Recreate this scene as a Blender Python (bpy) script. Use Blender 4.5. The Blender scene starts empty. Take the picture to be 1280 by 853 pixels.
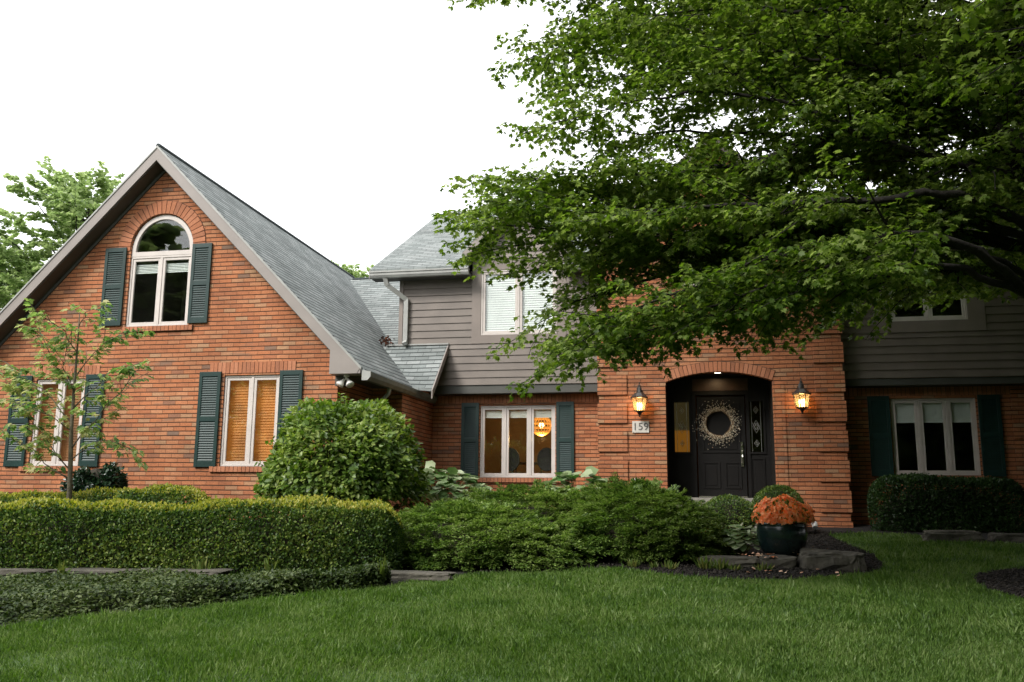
import bpy, math, random
import numpy as np
from mathutils import Vector, Matrix, geometry, noise as mnoise

random.seed(7)
RG = np.random.default_rng(11)
scene = bpy.context.scene
col = scene.collection

# ------------------------------------------------------------------ camera
CZ = 1.6
PITCH, YAW, ROLL = [math.radians(a) for a in (9.8, -11.6, 0.46)]
FPX = 1100.0
def cam_axes():
    f = np.array([math.sin(YAW)*math.cos(PITCH), math.cos(YAW)*math.cos(PITCH), math.sin(PITCH)])
    r = np.cross(f, [0, 0, 1]); r /= np.linalg.norm(r); u = np.cross(r, f)
    return math.cos(ROLL)*r+math.sin(ROLL)*u, -math.sin(ROLL)*r+math.cos(ROLL)*u, f
RT, UP, FW = cam_axes()
cam_data = bpy.data.cameras.new('camera')
cam_data.lens = FPX/1280*36.0
cam_data.clip_start = 0.05
cam_data.clip_end = 1500
cam = bpy.data.objects.new('camera', cam_data)
col.objects.link(cam)
m = Matrix((RT, UP, -FW)).transposed().to_4x4()
m.translation = (0, 0, CZ)
cam.matrix_world = m
scene.camera = cam

# ------------------------------------------------------------------ world, sun, exposure
SUN_EL, SUN_AZ = 41, -36        # soft sun through cloud, over the viewer's left shoulder
sun_dir = Vector((math.sin(math.radians(SUN_AZ))*math.cos(math.radians(SUN_EL)),
                  -math.cos(math.radians(SUN_AZ))*math.cos(math.radians(SUN_EL)),
                  math.sin(math.radians(SUN_EL))))
world = bpy.data.worlds.new('World')
scene.world = world
world.use_nodes = True
wn = world.node_tree
bg = wn.nodes['Background']
sky = wn.nodes.new('ShaderNodeTexSky')
sky.sky_type = 'NISHITA'; sky.sun_disc = False
sky.sun_elevation = math.radians(SUN_EL)
sky.sun_rotation = math.atan2(sun_dir.x, sun_dir.y)
sky.air_density = 1.0; sky.dust_density = 3.0
hsv = wn.nodes.new('ShaderNodeHueSaturation'); hsv.inputs['Saturation'].default_value = 0.12
mixw = wn.nodes.new('ShaderNodeMixRGB'); mixw.inputs[0].default_value = 0.65
mixw.inputs[2].default_value = (15.0, 15.2, 15.4, 1)      # even cloud cover
wn.links.new(sky.outputs[0], hsv.inputs['Color'])
wn.links.new(hsv.outputs[0], mixw.inputs[1])
wn.links.new(mixw.outputs[0], bg.inputs[0])
bg.inputs[1].default_value = 0.105
sl = bpy.data.lights.new('sun', 'SUN')
sl.energy = 2.0; sl.angle = math.radians(18); sl.color = (1.0, 0.96, 0.9)
sun = bpy.data.objects.new('sun', sl); col.objects.link(sun)
sun.rotation_euler = sun_dir.to_track_quat('Z', 'Y').to_euler()
scene.view_settings.view_transform = 'Standard'
scene.view_settings.look = 'None'
scene.view_settings.exposure = 0.78
scene.view_settings.gamma = 1
scene.cycles.max_bounces = 6
scene.cycles.transparent_max_bounces = 12
scene.cycles.use_denoising = True
scene.cycles.sample_clamp_indirect = 6

# ------------------------------------------------------------------ helpers
SL = 0.057                                   # the lawn climbs gently towards the house
def gz(x, y):
    return SL*np.clip(y, -6, 18.5)
def at(px, py, Y):
    d = FW+RT*(px-640)/FPX-UP*(py-426.5)/FPX
    p = d*Y/d[1]
    return (float(p[0]), float(p[1]), float(p[2]+CZ))

def finish(o, parent=None, **props):
    col.objects.link(o)
    if parent is not None:
        o.parent = parent
    for k, v in props.items():
        o[k] = v
    return o
ORG = {}
def empty(name, loc, label, cat, group=None):
    o = bpy.data.objects.new(name, None); o.location = loc
    o.empty_display_size = 0.2
    col.objects.link(o); o['label'] = label; o['category'] = cat
    if group: o['group'] = group
    ORG[o.name] = Vector(loc)
    return o

class MB:
    def __init__(s): s.v = []; s.f = []; s.mi = []; s.k = 0
    def mat(s, k): s.k = k; return s
    def poly(s, pts):
        b = len(s.v); s.v += [tuple(p) for p in pts]; s.f.append(tuple(range(b, b+len(pts)))); s.mi.append(s.k)
    def box(s, x0, x1, y0, y1, z0, z1):
        a = [(x0,y0,z0),(x1,y0,z0),(x1,y1,z0),(x0,y1,z0),(x0,y0,z1),(x1,y0,z1),(x1,y1,z1),(x0,y1,z1)]
        b = len(s.v); s.v += a
        for f in ((0,1,5,4),(1,2,6,5),(2,3,7,6),(3,0,4,7),(4,5,6,7),(3,2,1,0)):
            s.f.append(tuple(b+i for i in f)); s.mi.append(s.k)
    def slab(s, quad, t):
        """a polygon thickened by the vector t"""
        q = [Vector(p) for p in quad]; t = Vector(t); n = len(q); b = len(s.v)
        s.v += [tuple(p) for p in q]+[tuple(p+t) for p in q]
        s.f.append(tuple(b+i for i in range(n))); s.f.append(tuple(b+n+i for i in reversed(range(n)))); s.mi += [s.k]*2
        for i in range(n):
            j = (i+1) % n
            s.f.append((b+i, b+n+i, b+n+j, b+j)); s.mi.append(s.k)
    def holes(s, outer, holes, Y, depth):
        """wall in the XZ plane at Y facing -Y, with openings and their reveals"""
        loops = [[Vector((x, z, 0)) for x, z in L] for L in [outer]+holes]
        tris = geometry.tessellate_polygon(loops)
        flat = [p for L in loops for p in L]
        b = len(s.v); s.v += [(p.x, Y, p.y) for p in flat]
        for t in tris:
            p = [flat[i] for i in t]
            area = (p[1].x-p[0].x)*(p[2].y-p[0].y)-(p[2].x-p[0].x)*(p[1].y-p[0].y)
            if abs(area) < 1e-9: continue
            s.f.append(tuple(b+i for i in (t if area > 0 else reversed(t)))); s.mi.append(s.k)
        for L in holes:
            n = len(L)
            for i in range(n):
                (xa, za), (xb, zb) = L[i], L[(i+1) % n]
                s.poly([(xa,Y,za),(xb,Y,zb),(xb,Y+depth,zb),(xa,Y+depth,za)])
    def tube(s, path, rad, n=8, cap=True):
        path = [Vector(p) for p in path]
        if not hasattr(rad, '__len__'): rad = [rad]*len(path)
        b = len(s.v); up = Vector((0, 0, 1))
        for i, p in enumerate(path):
            d = (path[min(i+1, len(path)-1)]-path[max(i-1, 0)]).normalized()
            a = d.cross(up)
            if a.length < 1e-3: a = d.cross(Vector((0, 1, 0)))
            a.normalize(); c = a.cross(d)
            for k in range(n):
                t = 2*math.pi*k/n
                s.v.append(tuple(p+(a*math.cos(t)+c*math.sin(t))*rad[i]))
        for i in range(len(path)-1):
            for k in range(n):
                s.f.append((b+i*n+k, b+i*n+(k+1) % n, b+(i+1)*n+(k+1) % n, b+(i+1)*n+k)); s.mi.append(s.k)
        if cap:
            s.f.append(tuple(b+k for k in reversed(range(n)))); s.mi.append(s.k)
            e = b+(len(path)-1)*n; s.f.append(tuple(e+k for k in range(n))); s.mi.append(s.k)
    def lathe(s, prof, c, n=20, sy=1.0):
        b = len(s.v)
        for r, z in prof:
            for k in range(n):
                t = 2*math.pi*(k+.5)/n
                s.v.append((c[0]+r*math.cos(t), c[1]+sy*r*math.sin(t), c[2]+z))
        for i in range(len(prof)-1):
            for k in range(n):
                s.f.append((b+i*n+k, b+i*n+(k+1) % n, b+(i+1)*n+(k+1) % n, b+(i+1)*n+k)); s.mi.append(s.k)
        for i, rev in ((0, True), (len(prof)-1, False)):
            if prof[i][0] > 1e-4:
                q = [b+i*n+k for k in range(n)]
                s.f.append(tuple(reversed(q) if rev else q)); s.mi.append(s.k)
    def build(s, name, mats, parent=None, smooth=False, origin=None, bevel=0, **props):
        if not isinstance(mats, (list, tuple)): mats = [mats]
        v = np.array(s.v, float)
        if parent is not None:
            o_ = ORG[parent.name]
        elif origin is not None:
            o_ = Vector(origin)
        else:
            o_ = Vector(((v[:,0].min()+v[:,0].max())/2, (v[:,1].min()+v[:,1].max())/2, v[:,2].min()))
        me = bpy.data.meshes.new(name)
        me.from_pydata([tuple(p) for p in (v-np.array(o_))], [], s.f)
        for mm in mats: me.materials.append(mm)
        if any(s.mi): me.polygons.foreach_set('material_index', s.mi)
        uvl = me.uv_layers.new(name='UVMap')
        uv = np.zeros((len(me.loops), 2))
        off = np.array(o_)
        Z = Vector((0, 0, 1))
        for p in me.polygons:
            n = p.normal
            t = Z.cross(n)
            if t.length < .05: t = Vector((1, 0, 0))
            t.normalize(); bb = n.cross(t)
            if bb.z < 0: bb = -bb
            if t.x < -1e-4 or (abs(t.x) < 1e-4 and t.y < 0): t = -t
            for li in p.loop_indices:
                c = Vector(v[me.loops[li].vertex_index])
                uv[li] = (c.dot(t), c.dot(bb))
        uvl.data.foreach_set('uv', uv.ravel())
        if smooth: me.polygons.foreach_set('use_smooth', [True]*len(me.polygons))
        me.update()
        o = bpy.data.objects.new(name, me)
        if parent is None: o.location = o_
        ORG[o.name] = Vector(o_)
        finish(o, parent, **props)
        if bevel:
            bm_ = o.modifiers.new('bevel', 'BEVEL'); bm_.width = bevel; bm_.segments = 2; bm_.limit_method = 'ANGLE'
        return o

def fast_mesh(name, verts, k, faces_local, mat, parent=None, origin=None, smooth=False, **props):
    """verts (N,k,3) islands all sharing the same local face list"""
    N = verts.shape[0]
    o_ = ORG[parent.name] if parent is not None else Vector(origin)
    v = (verts-np.array(o_)).reshape(-1, 3).astype(np.float32)
    me = bpy.data.meshes.new(name)
    me.vertices.add(len(v)); me.vertices.foreach_set('co', v.ravel())
    loc = np.concatenate([np.array(f) for f in faces_local]); tot = np.array([len(f) for f in faces_local])
    L = len(loc)
    li = (loc[None, :]+(np.arange(N)*k)[:, None]).ravel().astype(np.int32)
    me.loops.add(len(li)); me.loops.foreach_set('vertex_index', li)
    st = np.concatenate([[0], np.cumsum(tot)[:-1]])
    ps = (st[None, :]+(np.arange(N)*L)[:, None]).ravel().astype(np.int32)
    me.polygons.add(len(ps)); me.polygons.foreach_set('loop_start', ps)
    me.polygons.foreach_set('loop_total', np.tile(tot, N).astype(np.int32))
    me.materials.append(mat)
    me.update(calc_edges=True)
    if smooth: me.polygons.foreach_set('use_smooth', [True]*len(me.polygons))
    o = bpy.data.objects.new(name, me)
    if parent is None: o.location = o_
    ORG[o.name] = Vector(o_)
    return finish(o, parent, **props)

# leaf outlines: x across, y along, z lift
OVATE = np.array([(0,0,0),(.27,.3,.05),(.25,.65,.05),(0,1,-.03),(-.25,.65,.05),(-.27,.3,.05)])
OVATE_F = [(0,1,2,3),(0,3,4,5)]
MAPLE = np.array([(0,0,0),(.16,.02,.0),(.46,.22,-.06),(.27,.38,.02),(.5,.68,-.08),(.2,.62,.03),(0,1,-.12),
                  (-.2,.62,.03),(-.5,.68,-.08),(-.27,.38,.02),(-.46,.22,-.06),(-.16,.02,0)])
MAPLE_F = [(0,1,2,3,5,6),(3,4,5),(0,6,7,9,10,11),(7,8,9)]
LONG = np.array([(0,0,0),(.13,.35,.03),(0,1,-.06),(-.13,.35,.03)])
LONG_F = [(0,1,2,3)]
def unit(a): return a/np.maximum(1e-9, np.linalg.norm(a, axis=-1, keepdims=True))
def leaves(shape, pos, along, nrm, size, wid=1.0):
    """place N copies of a leaf outline"""
    al = unit(along); s = unit(np.cross(al, nrm)); n = np.cross(s, al)
    size = np.broadcast_to(np.asarray(size, float), (len(pos),))[:, None, None]
    return pos[:, None, :]+size*(s[:, None, :]*shape[None, :, 0:1]*wid+al[:, None, :]*shape[None, :, 1:2]+n[:, None, :]*shape[None, :, 2:3])
def rnd(n, s=1.0): return RG.normal(0, s, (n, 3))

# ------------------------------------------------------------------ materials
def new_mat(name):
    mt = bpy.data.materials.new(name); mt.use_nodes = True
    nt = mt.node_tree; return mt, nt, nt.nodes['Principled BSDF']
def N(nt, t, **kw):
    n = nt.nodes.new('ShaderNode'+t)
    for k, v in kw.items():
        if k.startswith('i_'): n.inputs[k[2:].replace('_', ' ')].default_value = v
        else: setattr(n, k, v)
    return n
def ramp(nt, stops):
    r = nt.nodes.new('ShaderNodeValToRGB'); e = r.color_ramp.elements
    while len(e) < len(stops): e.new(.5)
    for i, (p, c) in enumerate(stops):
        e[i].position = p; e[i].color = (c[0], c[1], c[2], 1)
    return r
def plain(name, c, rough=.6, var=.15, scale=6, bump=0, bscale=40, metallic=0, spec=.5):
    mt, nt, b = new_mat(name)
    tc = N(nt, 'TexCoord'); no = N(nt, 'TexNoise', i_Scale=scale, i_Detail=5)
    nt.links.new(tc.outputs['Object'], no.inputs['Vector'])
    r = ramp(nt, [(.3, [x*(1-var) for x in c]), (.7, [min(1, x*(1+var)) for x in c])])
    nt.links.new(no.outputs[0], r.inputs[0]); nt.links.new(r.outputs[0], b.inputs['Base Color'])
    b.inputs['Roughness'].default_value = rough; b.inputs['Metallic'].default_value = metallic
    b.inputs['Specular IOR Level'].default_value = spec
    if bump:
        n2 = N(nt, 'TexNoise', i_Scale=bscale, i_Detail=6); nt.links.new(tc.outputs['Object'], n2.inputs['Vector'])
        bp = N(nt, 'Bump', i_Strength=bump, i_Distance=.02)
        nt.links.new(n2.outputs[0], bp.inputs['Height']); nt.links.new(bp.outputs[0], b.inputs['Normal'])
    return mt
def leaf_mat(name, cols, rough=.45, trans=.35, spec=.35):
    mt, nt, b = new_mat(name)
    g = N(nt, 'NewGeometry'); r = ramp(nt, [(i/(len(cols)-1), c) for i, c in enumerate(cols)])
    tc = N(nt, 'TexCoord'); no = N(nt, 'TexNoise', i_Scale=1.3, i_Detail=2)
    nt.links.new(tc.outputs['Object'], no.inputs['Vector'])
    ad = N(nt, 'MapRange'); ad.inputs[1].default_value = .35; ad.inputs[2].default_value = .65
    ad.inputs[3].default_value = -.25; ad.inputs[4].default_value = .25
    nt.links.new(no.outputs[0], ad.inputs[0])
    su = N(nt, 'Math', operation='ADD', use_clamp=True)
    nt.links.new(g.outputs['Random Per Island'], su.inputs[0]); nt.links.new(ad.outputs[0], su.inputs[1])
    nt.links.new(su.outputs[0], r.inputs[0]); nt.links.new(r.outputs[0], b.inputs['Base Color'])
    b.inputs['Roughness'].default_value = rough; b.inputs['Specular IOR Level'].default_value = spec
    tr = N(nt, 'BsdfTranslucent')
    br = N(nt, 'HueSaturation', i_Saturation=1.15, i_Value=1.5); nt.links.new(r.outputs[0], br.inputs['Color'])
    nt.links.new(br.outputs[0], tr.inputs['Color'])
    mx = N(nt, 'MixShader'); mx.inputs[0].default_value = trans
    nt.links.new(b.outputs[0], mx.inputs[1]); nt.links.new(tr.outputs[0], mx.inputs[2])
    nt.links.new(mx.outputs[0], nt.nodes['Material Output'].inputs[0])
    return mt
def brick_mat(name, w, h, mortar, cols, joint_col, offset=.5, bump=.55, rough=.85, grime=.35, bed=0, stain=(.20,.15,.11,1), wob_amt=.02):
    mt, nt, b = new_mat(name)
    uv = N(nt, 'UVMap')
    # slightly wavy courses
    wob = N(nt, 'TexNoise', i_Scale=1.6, i_Detail=3); nt.links.new(uv.outputs[0], wob.inputs['Vector'])
    sc = N(nt, 'VectorMath', operation='SCALE'); sc.inputs['Scale'].default_value = wob_amt
    nt.links.new(wob.outputs['Color'], sc.inputs[0])
    av = N(nt, 'VectorMath', operation='ADD'); nt.links.new(uv.outputs[0], av.inputs[0]); nt.links.new(sc.outputs[0], av.inputs[1])
    bt = N(nt, 'TexBrick', offset=offset, offset_frequency=2)
    bt.inputs['Scale'].default_value = 1; bt.inputs['Mortar Size'].default_value = mortar
    bt.inputs['Mortar Smooth'].default_value = .15
    bt.inputs['Brick Width'].default_value = w; bt.inputs['Row Height'].default_value = h
    bt.inputs['Color1'].default_value = (0,0,0,1); bt.inputs['Color2'].default_value = (1,1,1,1); bt.inputs['Mortar'].default_value = (.5,.5,.5,1)
    nt.links.new(av.outputs[0], bt.inputs['Vector'])
    r = ramp(nt, cols); nt.links.new(bt.outputs['Color'], r.inputs[0])
    n1 = N(nt, 'TexNoise', i_Scale=1.1, i_Detail=6, i_Roughness=.65); nt.links.new(uv.outputs[0], n1.inputs['Vector'])
    n3 = N(nt, 'TexNoise', i_Scale=45, i_Detail=5, i_Roughness=.7); nt.links.new(uv.outputs[0], n3.inputs['Vector'])
    def mul(src, noise, lo, hi, a, bb):
        mr = N(nt, 'MapRange'); nt.links.new(noise.outputs[0], mr.inputs[0])
        for i, x in enumerate((lo, hi, a, bb)): mr.inputs[i+1].default_value = x
        mm = N(nt, 'MixRGB', blend_type='MULTIPLY'); mm.inputs[0].default_value = 1
        nt.links.new(src, mm.inputs[1]); nt.links.new(mr.outputs[0], mm.inputs[2]); return mm.outputs[0]
    c = mul(r.outputs[0], n1, .35, .65, 1-grime, 1.12)
    c = mul(c, n3, .3, .7, .72, 1.25)
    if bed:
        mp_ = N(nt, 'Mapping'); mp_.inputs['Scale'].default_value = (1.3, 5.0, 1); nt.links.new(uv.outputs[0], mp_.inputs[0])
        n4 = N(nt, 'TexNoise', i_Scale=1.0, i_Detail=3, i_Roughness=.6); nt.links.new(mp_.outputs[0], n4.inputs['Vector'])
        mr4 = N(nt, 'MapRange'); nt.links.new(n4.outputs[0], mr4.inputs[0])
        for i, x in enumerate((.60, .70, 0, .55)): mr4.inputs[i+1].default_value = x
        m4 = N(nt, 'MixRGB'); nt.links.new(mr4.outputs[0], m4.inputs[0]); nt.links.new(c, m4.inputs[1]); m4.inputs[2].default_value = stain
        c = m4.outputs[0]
    mo = mul(N_rgb(nt, joint_col), n1, .3, .7, .7, 1.2)
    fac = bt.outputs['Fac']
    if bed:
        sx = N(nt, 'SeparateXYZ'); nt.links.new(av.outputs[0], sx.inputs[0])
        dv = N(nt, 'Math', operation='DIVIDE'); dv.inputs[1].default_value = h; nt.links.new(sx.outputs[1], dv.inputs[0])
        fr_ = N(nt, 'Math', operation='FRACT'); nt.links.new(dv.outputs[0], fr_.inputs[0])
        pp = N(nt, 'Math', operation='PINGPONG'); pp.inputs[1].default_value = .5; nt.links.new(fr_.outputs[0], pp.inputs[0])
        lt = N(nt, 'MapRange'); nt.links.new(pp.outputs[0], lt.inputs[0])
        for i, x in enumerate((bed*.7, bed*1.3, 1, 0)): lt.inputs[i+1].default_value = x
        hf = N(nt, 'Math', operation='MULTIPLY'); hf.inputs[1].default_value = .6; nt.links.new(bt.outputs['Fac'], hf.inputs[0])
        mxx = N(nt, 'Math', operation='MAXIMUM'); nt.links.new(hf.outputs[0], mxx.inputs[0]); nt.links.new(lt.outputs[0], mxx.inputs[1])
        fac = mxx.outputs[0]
    mx = N(nt, 'MixRGB'); nt.links.new(fac, mx.inputs[0]); nt.links.new(c, mx.inputs[1]); nt.links.new(mo, mx.inputs[2])
    nt.links.new(mx.outputs[0], b.inputs['Base Color'])
    b.inputs['Roughness'].default_value = rough; b.inputs['Specular IOR Level'].default_value = .25
    inv = N(nt, 'Math', operation='MULTIPLY_ADD'); inv.inputs[1].default_value = -1; inv.inputs[2].default_value = 1
    nt.links.new(fac, inv.inputs[0])
    ad = N(nt, 'Math', operation='MULTIPLY_ADD'); ad.inputs[1].default_value = .25
    nt.links.new(n3.outputs[0], ad.inputs[0]); nt.links.new(inv.outputs[0], ad.inputs[2])
    bp = N(nt, 'Bump', i_Strength=bump, i_Distance=.012)
    nt.links.new(ad.outputs[0], bp.inputs['Height']); nt.links.new(bp.outputs[0], b.inputs['Normal'])
    return mt
def N_rgb(nt, c):
    n = nt.nodes.new('ShaderNodeRGB'); n.outputs[0].default_value = (c[0], c[1], c[2], 1); return n.outputs[0]
def island_mat(name, cols, rough=.8, bump=.3):
    mt, nt, b = new_mat(name)
    g = N(nt, 'NewGeometry'); r = ramp(nt, [(i/(len(cols)-1), c) for i, c in enumerate(cols)])
    nt.links.new(g.outputs['Random Per Island'], r.inputs[0])
    tc = N(nt, 'TexCoord'); no = N(nt, 'TexNoise', i_Scale=35, i_Detail=5); nt.links.new(tc.outputs['Object'], no.inputs['Vector'])
    mr = N(nt, 'MapRange'); mr.inputs[3].default_value = .7; mr.inputs[4].default_value = 1.25
    nt.links.new(no.outputs[0], mr.inputs[0])
    mm = N(nt, 'MixRGB', blend_type='MULTIPLY'); mm.inputs[0].default_value = 1
    nt.links.new(r.outputs[0], mm.inputs[1]); nt.links.new(mr.outputs[0], mm.inputs[2])
    nt.links.new(mm.outputs[0], b.inputs['Base Color']); b.inputs['Roughness'].default_value = rough
    b.inputs['Specular IOR Level'].default_value = .25
    bp = N(nt, 'Bump', i_Strength=bump, i_Distance=.01); nt.links.new(no.outputs[0], bp.inputs['Height']); nt.links.new(bp.outputs[0], b.inputs['Normal'])
    return mt
def emit_mat(name, c, s):
    mt, nt, b = new_mat(name)
    b.inputs['Base Color'].default_value = (*c, 1); b.inputs['Emission Color'].default_value = (*c, 1); b.inputs['Emission Strength'].default_value = s
    return mt
def glass_mat(name, tint=(.95,.97,.955), refl=1.0, rough=0.0, bump=0.0):
    mt, nt, b = new_mat(name)
    nt.nodes.remove(b)
    t = N(nt, 'BsdfTransparent'); t.inputs[0].default_value = (*tint, 1)
    g = N(nt, 'BsdfGlossy'); g.inputs['Roughness'].default_value = rough; g.inputs['Color'].default_value = (refl, refl, refl, 1)
    f = N(nt, 'Fresnel'); f.inputs[0].default_value = 1.65
    gm = N(nt, 'NewGeometry'); mr_ = N(nt, 'MapRange'); mr_.inputs[3].default_value = 1.6; mr_.inputs[4].default_value = 1/1.6
    nt.links.new(gm.outputs['Backfacing'], mr_.inputs[0]); nt.links.new(mr_.outputs[0], f.inputs[0])   # same reflectance from either face of the thin pane
    if bump:
        tc = N(nt, 'TexCoord'); no = N(nt, 'TexNoise', i_Scale=3, i_Detail=1); nt.links.new(tc.outputs['Object'], no.inputs['Vector'])
        bp = N(nt, 'Bump', i_Strength=bump, i_Distance=.02); nt.links.new(no.outputs[0], bp.inputs['Height'])
        nt.links.new(bp.outputs[0], g.inputs['Normal'])
    mx = N(nt, 'MixShader'); nt.links.new(f.outputs[0], mx.inputs[0]); nt.links.new(t.outputs[0], mx.inputs[1]); nt.links.new(g.outputs[0], mx.inputs[2])
    nt.links.new(mx.outputs[0], nt.nodes['Material Output'].inputs[0])
    return mt

BR = [(0, (.22,.14,.10)), (.05, (.38,.145,.072)), (.3, (.45,.165,.074)), (.55, (.475,.18,.083)), (.85, (.49,.215,.108)), (1, (.42,.24,.135))]
M = {}
M['brick'] = brick_mat('red_brick', .245, .081, .006, BR, (.09,.045,.026), bed=.105, bump=.8, grime=.22)  # dark joint colour paints in the shade of raked, lighter mortar
M['brick_unit'] = island_mat('brick_unit', [(.33,.135,.075),(.41,.16,.08),(.45,.175,.09),(.47,.20,.11)])
M['mortar'] = plain('mortar', (.09,.045,.028), .9, .25, 12)  # matches the wall joints, darkened for shade in the recess
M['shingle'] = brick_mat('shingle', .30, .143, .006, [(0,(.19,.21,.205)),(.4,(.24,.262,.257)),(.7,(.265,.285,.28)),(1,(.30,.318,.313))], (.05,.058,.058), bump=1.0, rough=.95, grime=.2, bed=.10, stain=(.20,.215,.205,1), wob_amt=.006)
M['ridge'] = plain('ridge_cap', (.035,.045,.045), .9, .2, 20)
M['siding'] = plain('taupe_siding', (.168,.138,.116), .55, .12, 3, bump=.05, bscale=90)
M['trim'] = plain('taupe_trim', (.23,.19,.165), .5, .08, 3)
M['fascia'] = plain('fascia_paint', (.275,.24,.22), .5, .07, 3)
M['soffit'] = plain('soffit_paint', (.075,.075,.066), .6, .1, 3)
M['gutter'] = plain('gutter_metal', (.36,.36,.34), .4, .12, 5)
M['gutter_dark'] = plain('gutter_dark_metal', (.15,.17,.15), .45, .2, 5)
M['white'] = plain('window_paint', (.60,.54,.50), .4, .06, 5)
M['shutter'] = plain('shutter_paint', (.010,.034,.030), .42, .15, 8)
M['door'] = plain('door_paint', (.007,.006,.0055), .6, .15, 6, spec=.25)
M['jamb'] = plain('jamb_wood', (.018,.015,.012), .5, .2, 6)
M['transom'] = plain('transom_wood', (.05,.022,.01), .5, .2, 8)
M['black'] = plain('black_metal', (.012,.012,.012), .35, .2, 9, metallic=.3)
M['pewter'] = plain('aged_pewter', (.12,.115,.11), .3, .25, 9, metallic=.8)
M['nickel'] = plain('satin_nickel', (.62,.6,.55), .25, .05, 9, metallic=1)
M['glass'] = glass_mat('window_glass', bump=.02)
M['lampglass'] = glass_mat('lamp_glass', (.95,.88,.75))
def frost(mt, f):
    nt = mt.node_tree; out = nt.nodes['Material Output']; src = out.inputs[0].links[0].from_socket
    t = N(nt, 'BsdfTranslucent'); t.inputs[0].default_value = (.95,.85,.65,1)
    mx = N(nt, 'MixShader'); mx.inputs[0].default_value = f
    nt.links.new(src, mx.inputs[1]); nt.links.new(t.outputs[0], mx.inputs[2]); nt.links.new(mx.outputs[0], out.inputs[0])
frost(M['lampglass'], .2)
M['leaded'] = glass_mat('leaded_glass', (.55,.55,.5), .9, .08, .5)
M['lead'] = plain('lead_came', (.45,.45,.42), .35, .1, 9, metallic=.7)
M['blind'] = plain('white_blind', (.85,.86,.85), .7, .05, 5)
M['room'] = plain('room_wall_dark', (.13,.12,.10), .9, .2, 2)
M['roomwarm'] = plain('room_wall_brown', (.26,.17,.095), .9, .2, 1.5)
M['concrete'] = plain('concrete', (.3,.28,.25), .9, .2, 8, bump=.3)
M['stone'] = plain('field_stone', (.075,.068,.054), .95, .5, 5, bump=1.0, bscale=18)
M['plaque'] = plain('plaque_stone', (.62,.58,.52), .8, .1, 20, bump=.2)
M['numeral'] = plain('numeral_paint', (.10,.095,.09), .6, .1, 9)
M['pot'] = plain('pot_glaze', (.008,.018,.018), .22, .3, 5, spec=.6)
M['soil'] = plain('soil', (.02,.015,.011), .95, .3, 20, bump=.6)
M['mulch'] = plain('dark_mulch', (.014,.012,.011), .95, .5, 14, bump=1.0, bscale=60)
M['chip'] = island_mat('mulch_chip', [(.012,.01,.009),(.025,.021,.018),(.05,.043,.036)])
M['bark'] = plain('maple_bark', (.018,.015,.012), .95, .4, 9, bump=.8, bscale=30)
M['bark2'] = plain('young_bark', (.11,.095,.06), .9, .3, 12, bump=.5, bscale=40)
M['twig'] = plain('twig', (.03,.024,.015), .95, .3, 12)
M['maple'] = leaf_mat('maple_leaf', [(.052,.095,.016),(.10,.165,.028),(.155,.22,.045),(.25,.32,.10)], trans=.56)
M['young'] = leaf_mat('young_leaf', [(.08,.17,.05),(.18,.29,.08),(.30,.38,.13),(.5,.45,.22)], trans=.45)
M['far'] = leaf_mat('far_leaf', [(.18,.25,.10),(.27,.35,.15),(.36,.43,.21)], trans=.55)
M['street'] = leaf_mat('street_leaf', [(.10,.155,.06),(.18,.245,.09),(.25,.32,.12)], trans=.45)
M['box'] = leaf_mat('hedge_leaf', [(.034,.072,.018),(.068,.13,.027),(.12,.19,.04),(.23,.285,.065)], trans=.36)
M['boxtip'] = leaf_mat('hedge_tip_leaf', [(.20,.24,.035),(.33,.34,.06),(.45,.42,.11)], trans=.4)
M['bush'] = leaf_mat('bush_leaf', [(.055,.11,.02),(.11,.185,.032),(.17,.25,.048),(.28,.35,.09)], rough=.42, trans=.35, spec=.45)
M['yew'] = leaf_mat('yew_needle', [(.055,.11,.022),(.12,.20,.04),(.19,.28,.065),(.29,.37,.12)], trans=.33)
M['dark'] = leaf_mat('holly_leaf', [(.01,.03,.014),(.018,.05,.02),(.035,.075,.03)], rough=.3, trans=.15, spec=.6)
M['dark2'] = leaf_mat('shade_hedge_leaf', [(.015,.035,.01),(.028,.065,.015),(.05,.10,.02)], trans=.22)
M['ivy'] = leaf_mat('ground_cover_leaf', [(.022,.042,.010),(.038,.064,.014),(.062,.092,.022),(.13,.165,.06)], rough=.5, trans=.25, spec=.3)
M['hosta'] = leaf_mat('hosta_leaf', [(.07,.16,.04),(.16,.25,.09),(.36,.42,.25),(.45,.5,.34)], trans=.25)
M['hostapale'] = leaf_mat('hosta_brightened_leaf', [(.12,.22,.08),(.25,.34,.16),(.52,.56,.40)], trans=.3)  # paler hosta copy, brightened to offset the shade it stands in
M['grass'] = leaf_mat('grass_blade', [(.05,.105,.018),(.088,.165,.028),(.12,.205,.042),(.20,.275,.09)], rough=.5, trans=.38)
M['lawn'] = plain('lawn_soil', (.045,.085,.018), .95, .35, 2, bump=.4)
M['petal'] = leaf_mat('orange_petal', [(.88,.30,.11),(.93,.44,.18),(.95,.56,.30),(.9,.38,.22)], trans=.4)
M['paleleaf'] = leaf_mat('fallen_petal', [(.75,.35,.2),(.8,.6,.45),(.6,.2,.08)], trans=.2)
M['wreath'] = island_mat('wreath_berry', [(.55,.47,.32),(.72,.65,.48),(.85,.80,.66),(.45,.25,.12)])
M['wreathtwig'] = plain('wreath_twig', (.16,.10,.05), .9, .3, 20)
M['perennial'] = leaf_mat('perennial_leaf', [(.06,.11,.02),(.12,.17,.04),(.22,.22,.07)], trans=.3)
M['metalgrey'] = plain('outlet_cover', (.55,.55,.53), .4, .05, 9)
M['floodwhite'] = plain('flood_white', (.8,.78,.74), .35, .05, 9)
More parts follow.
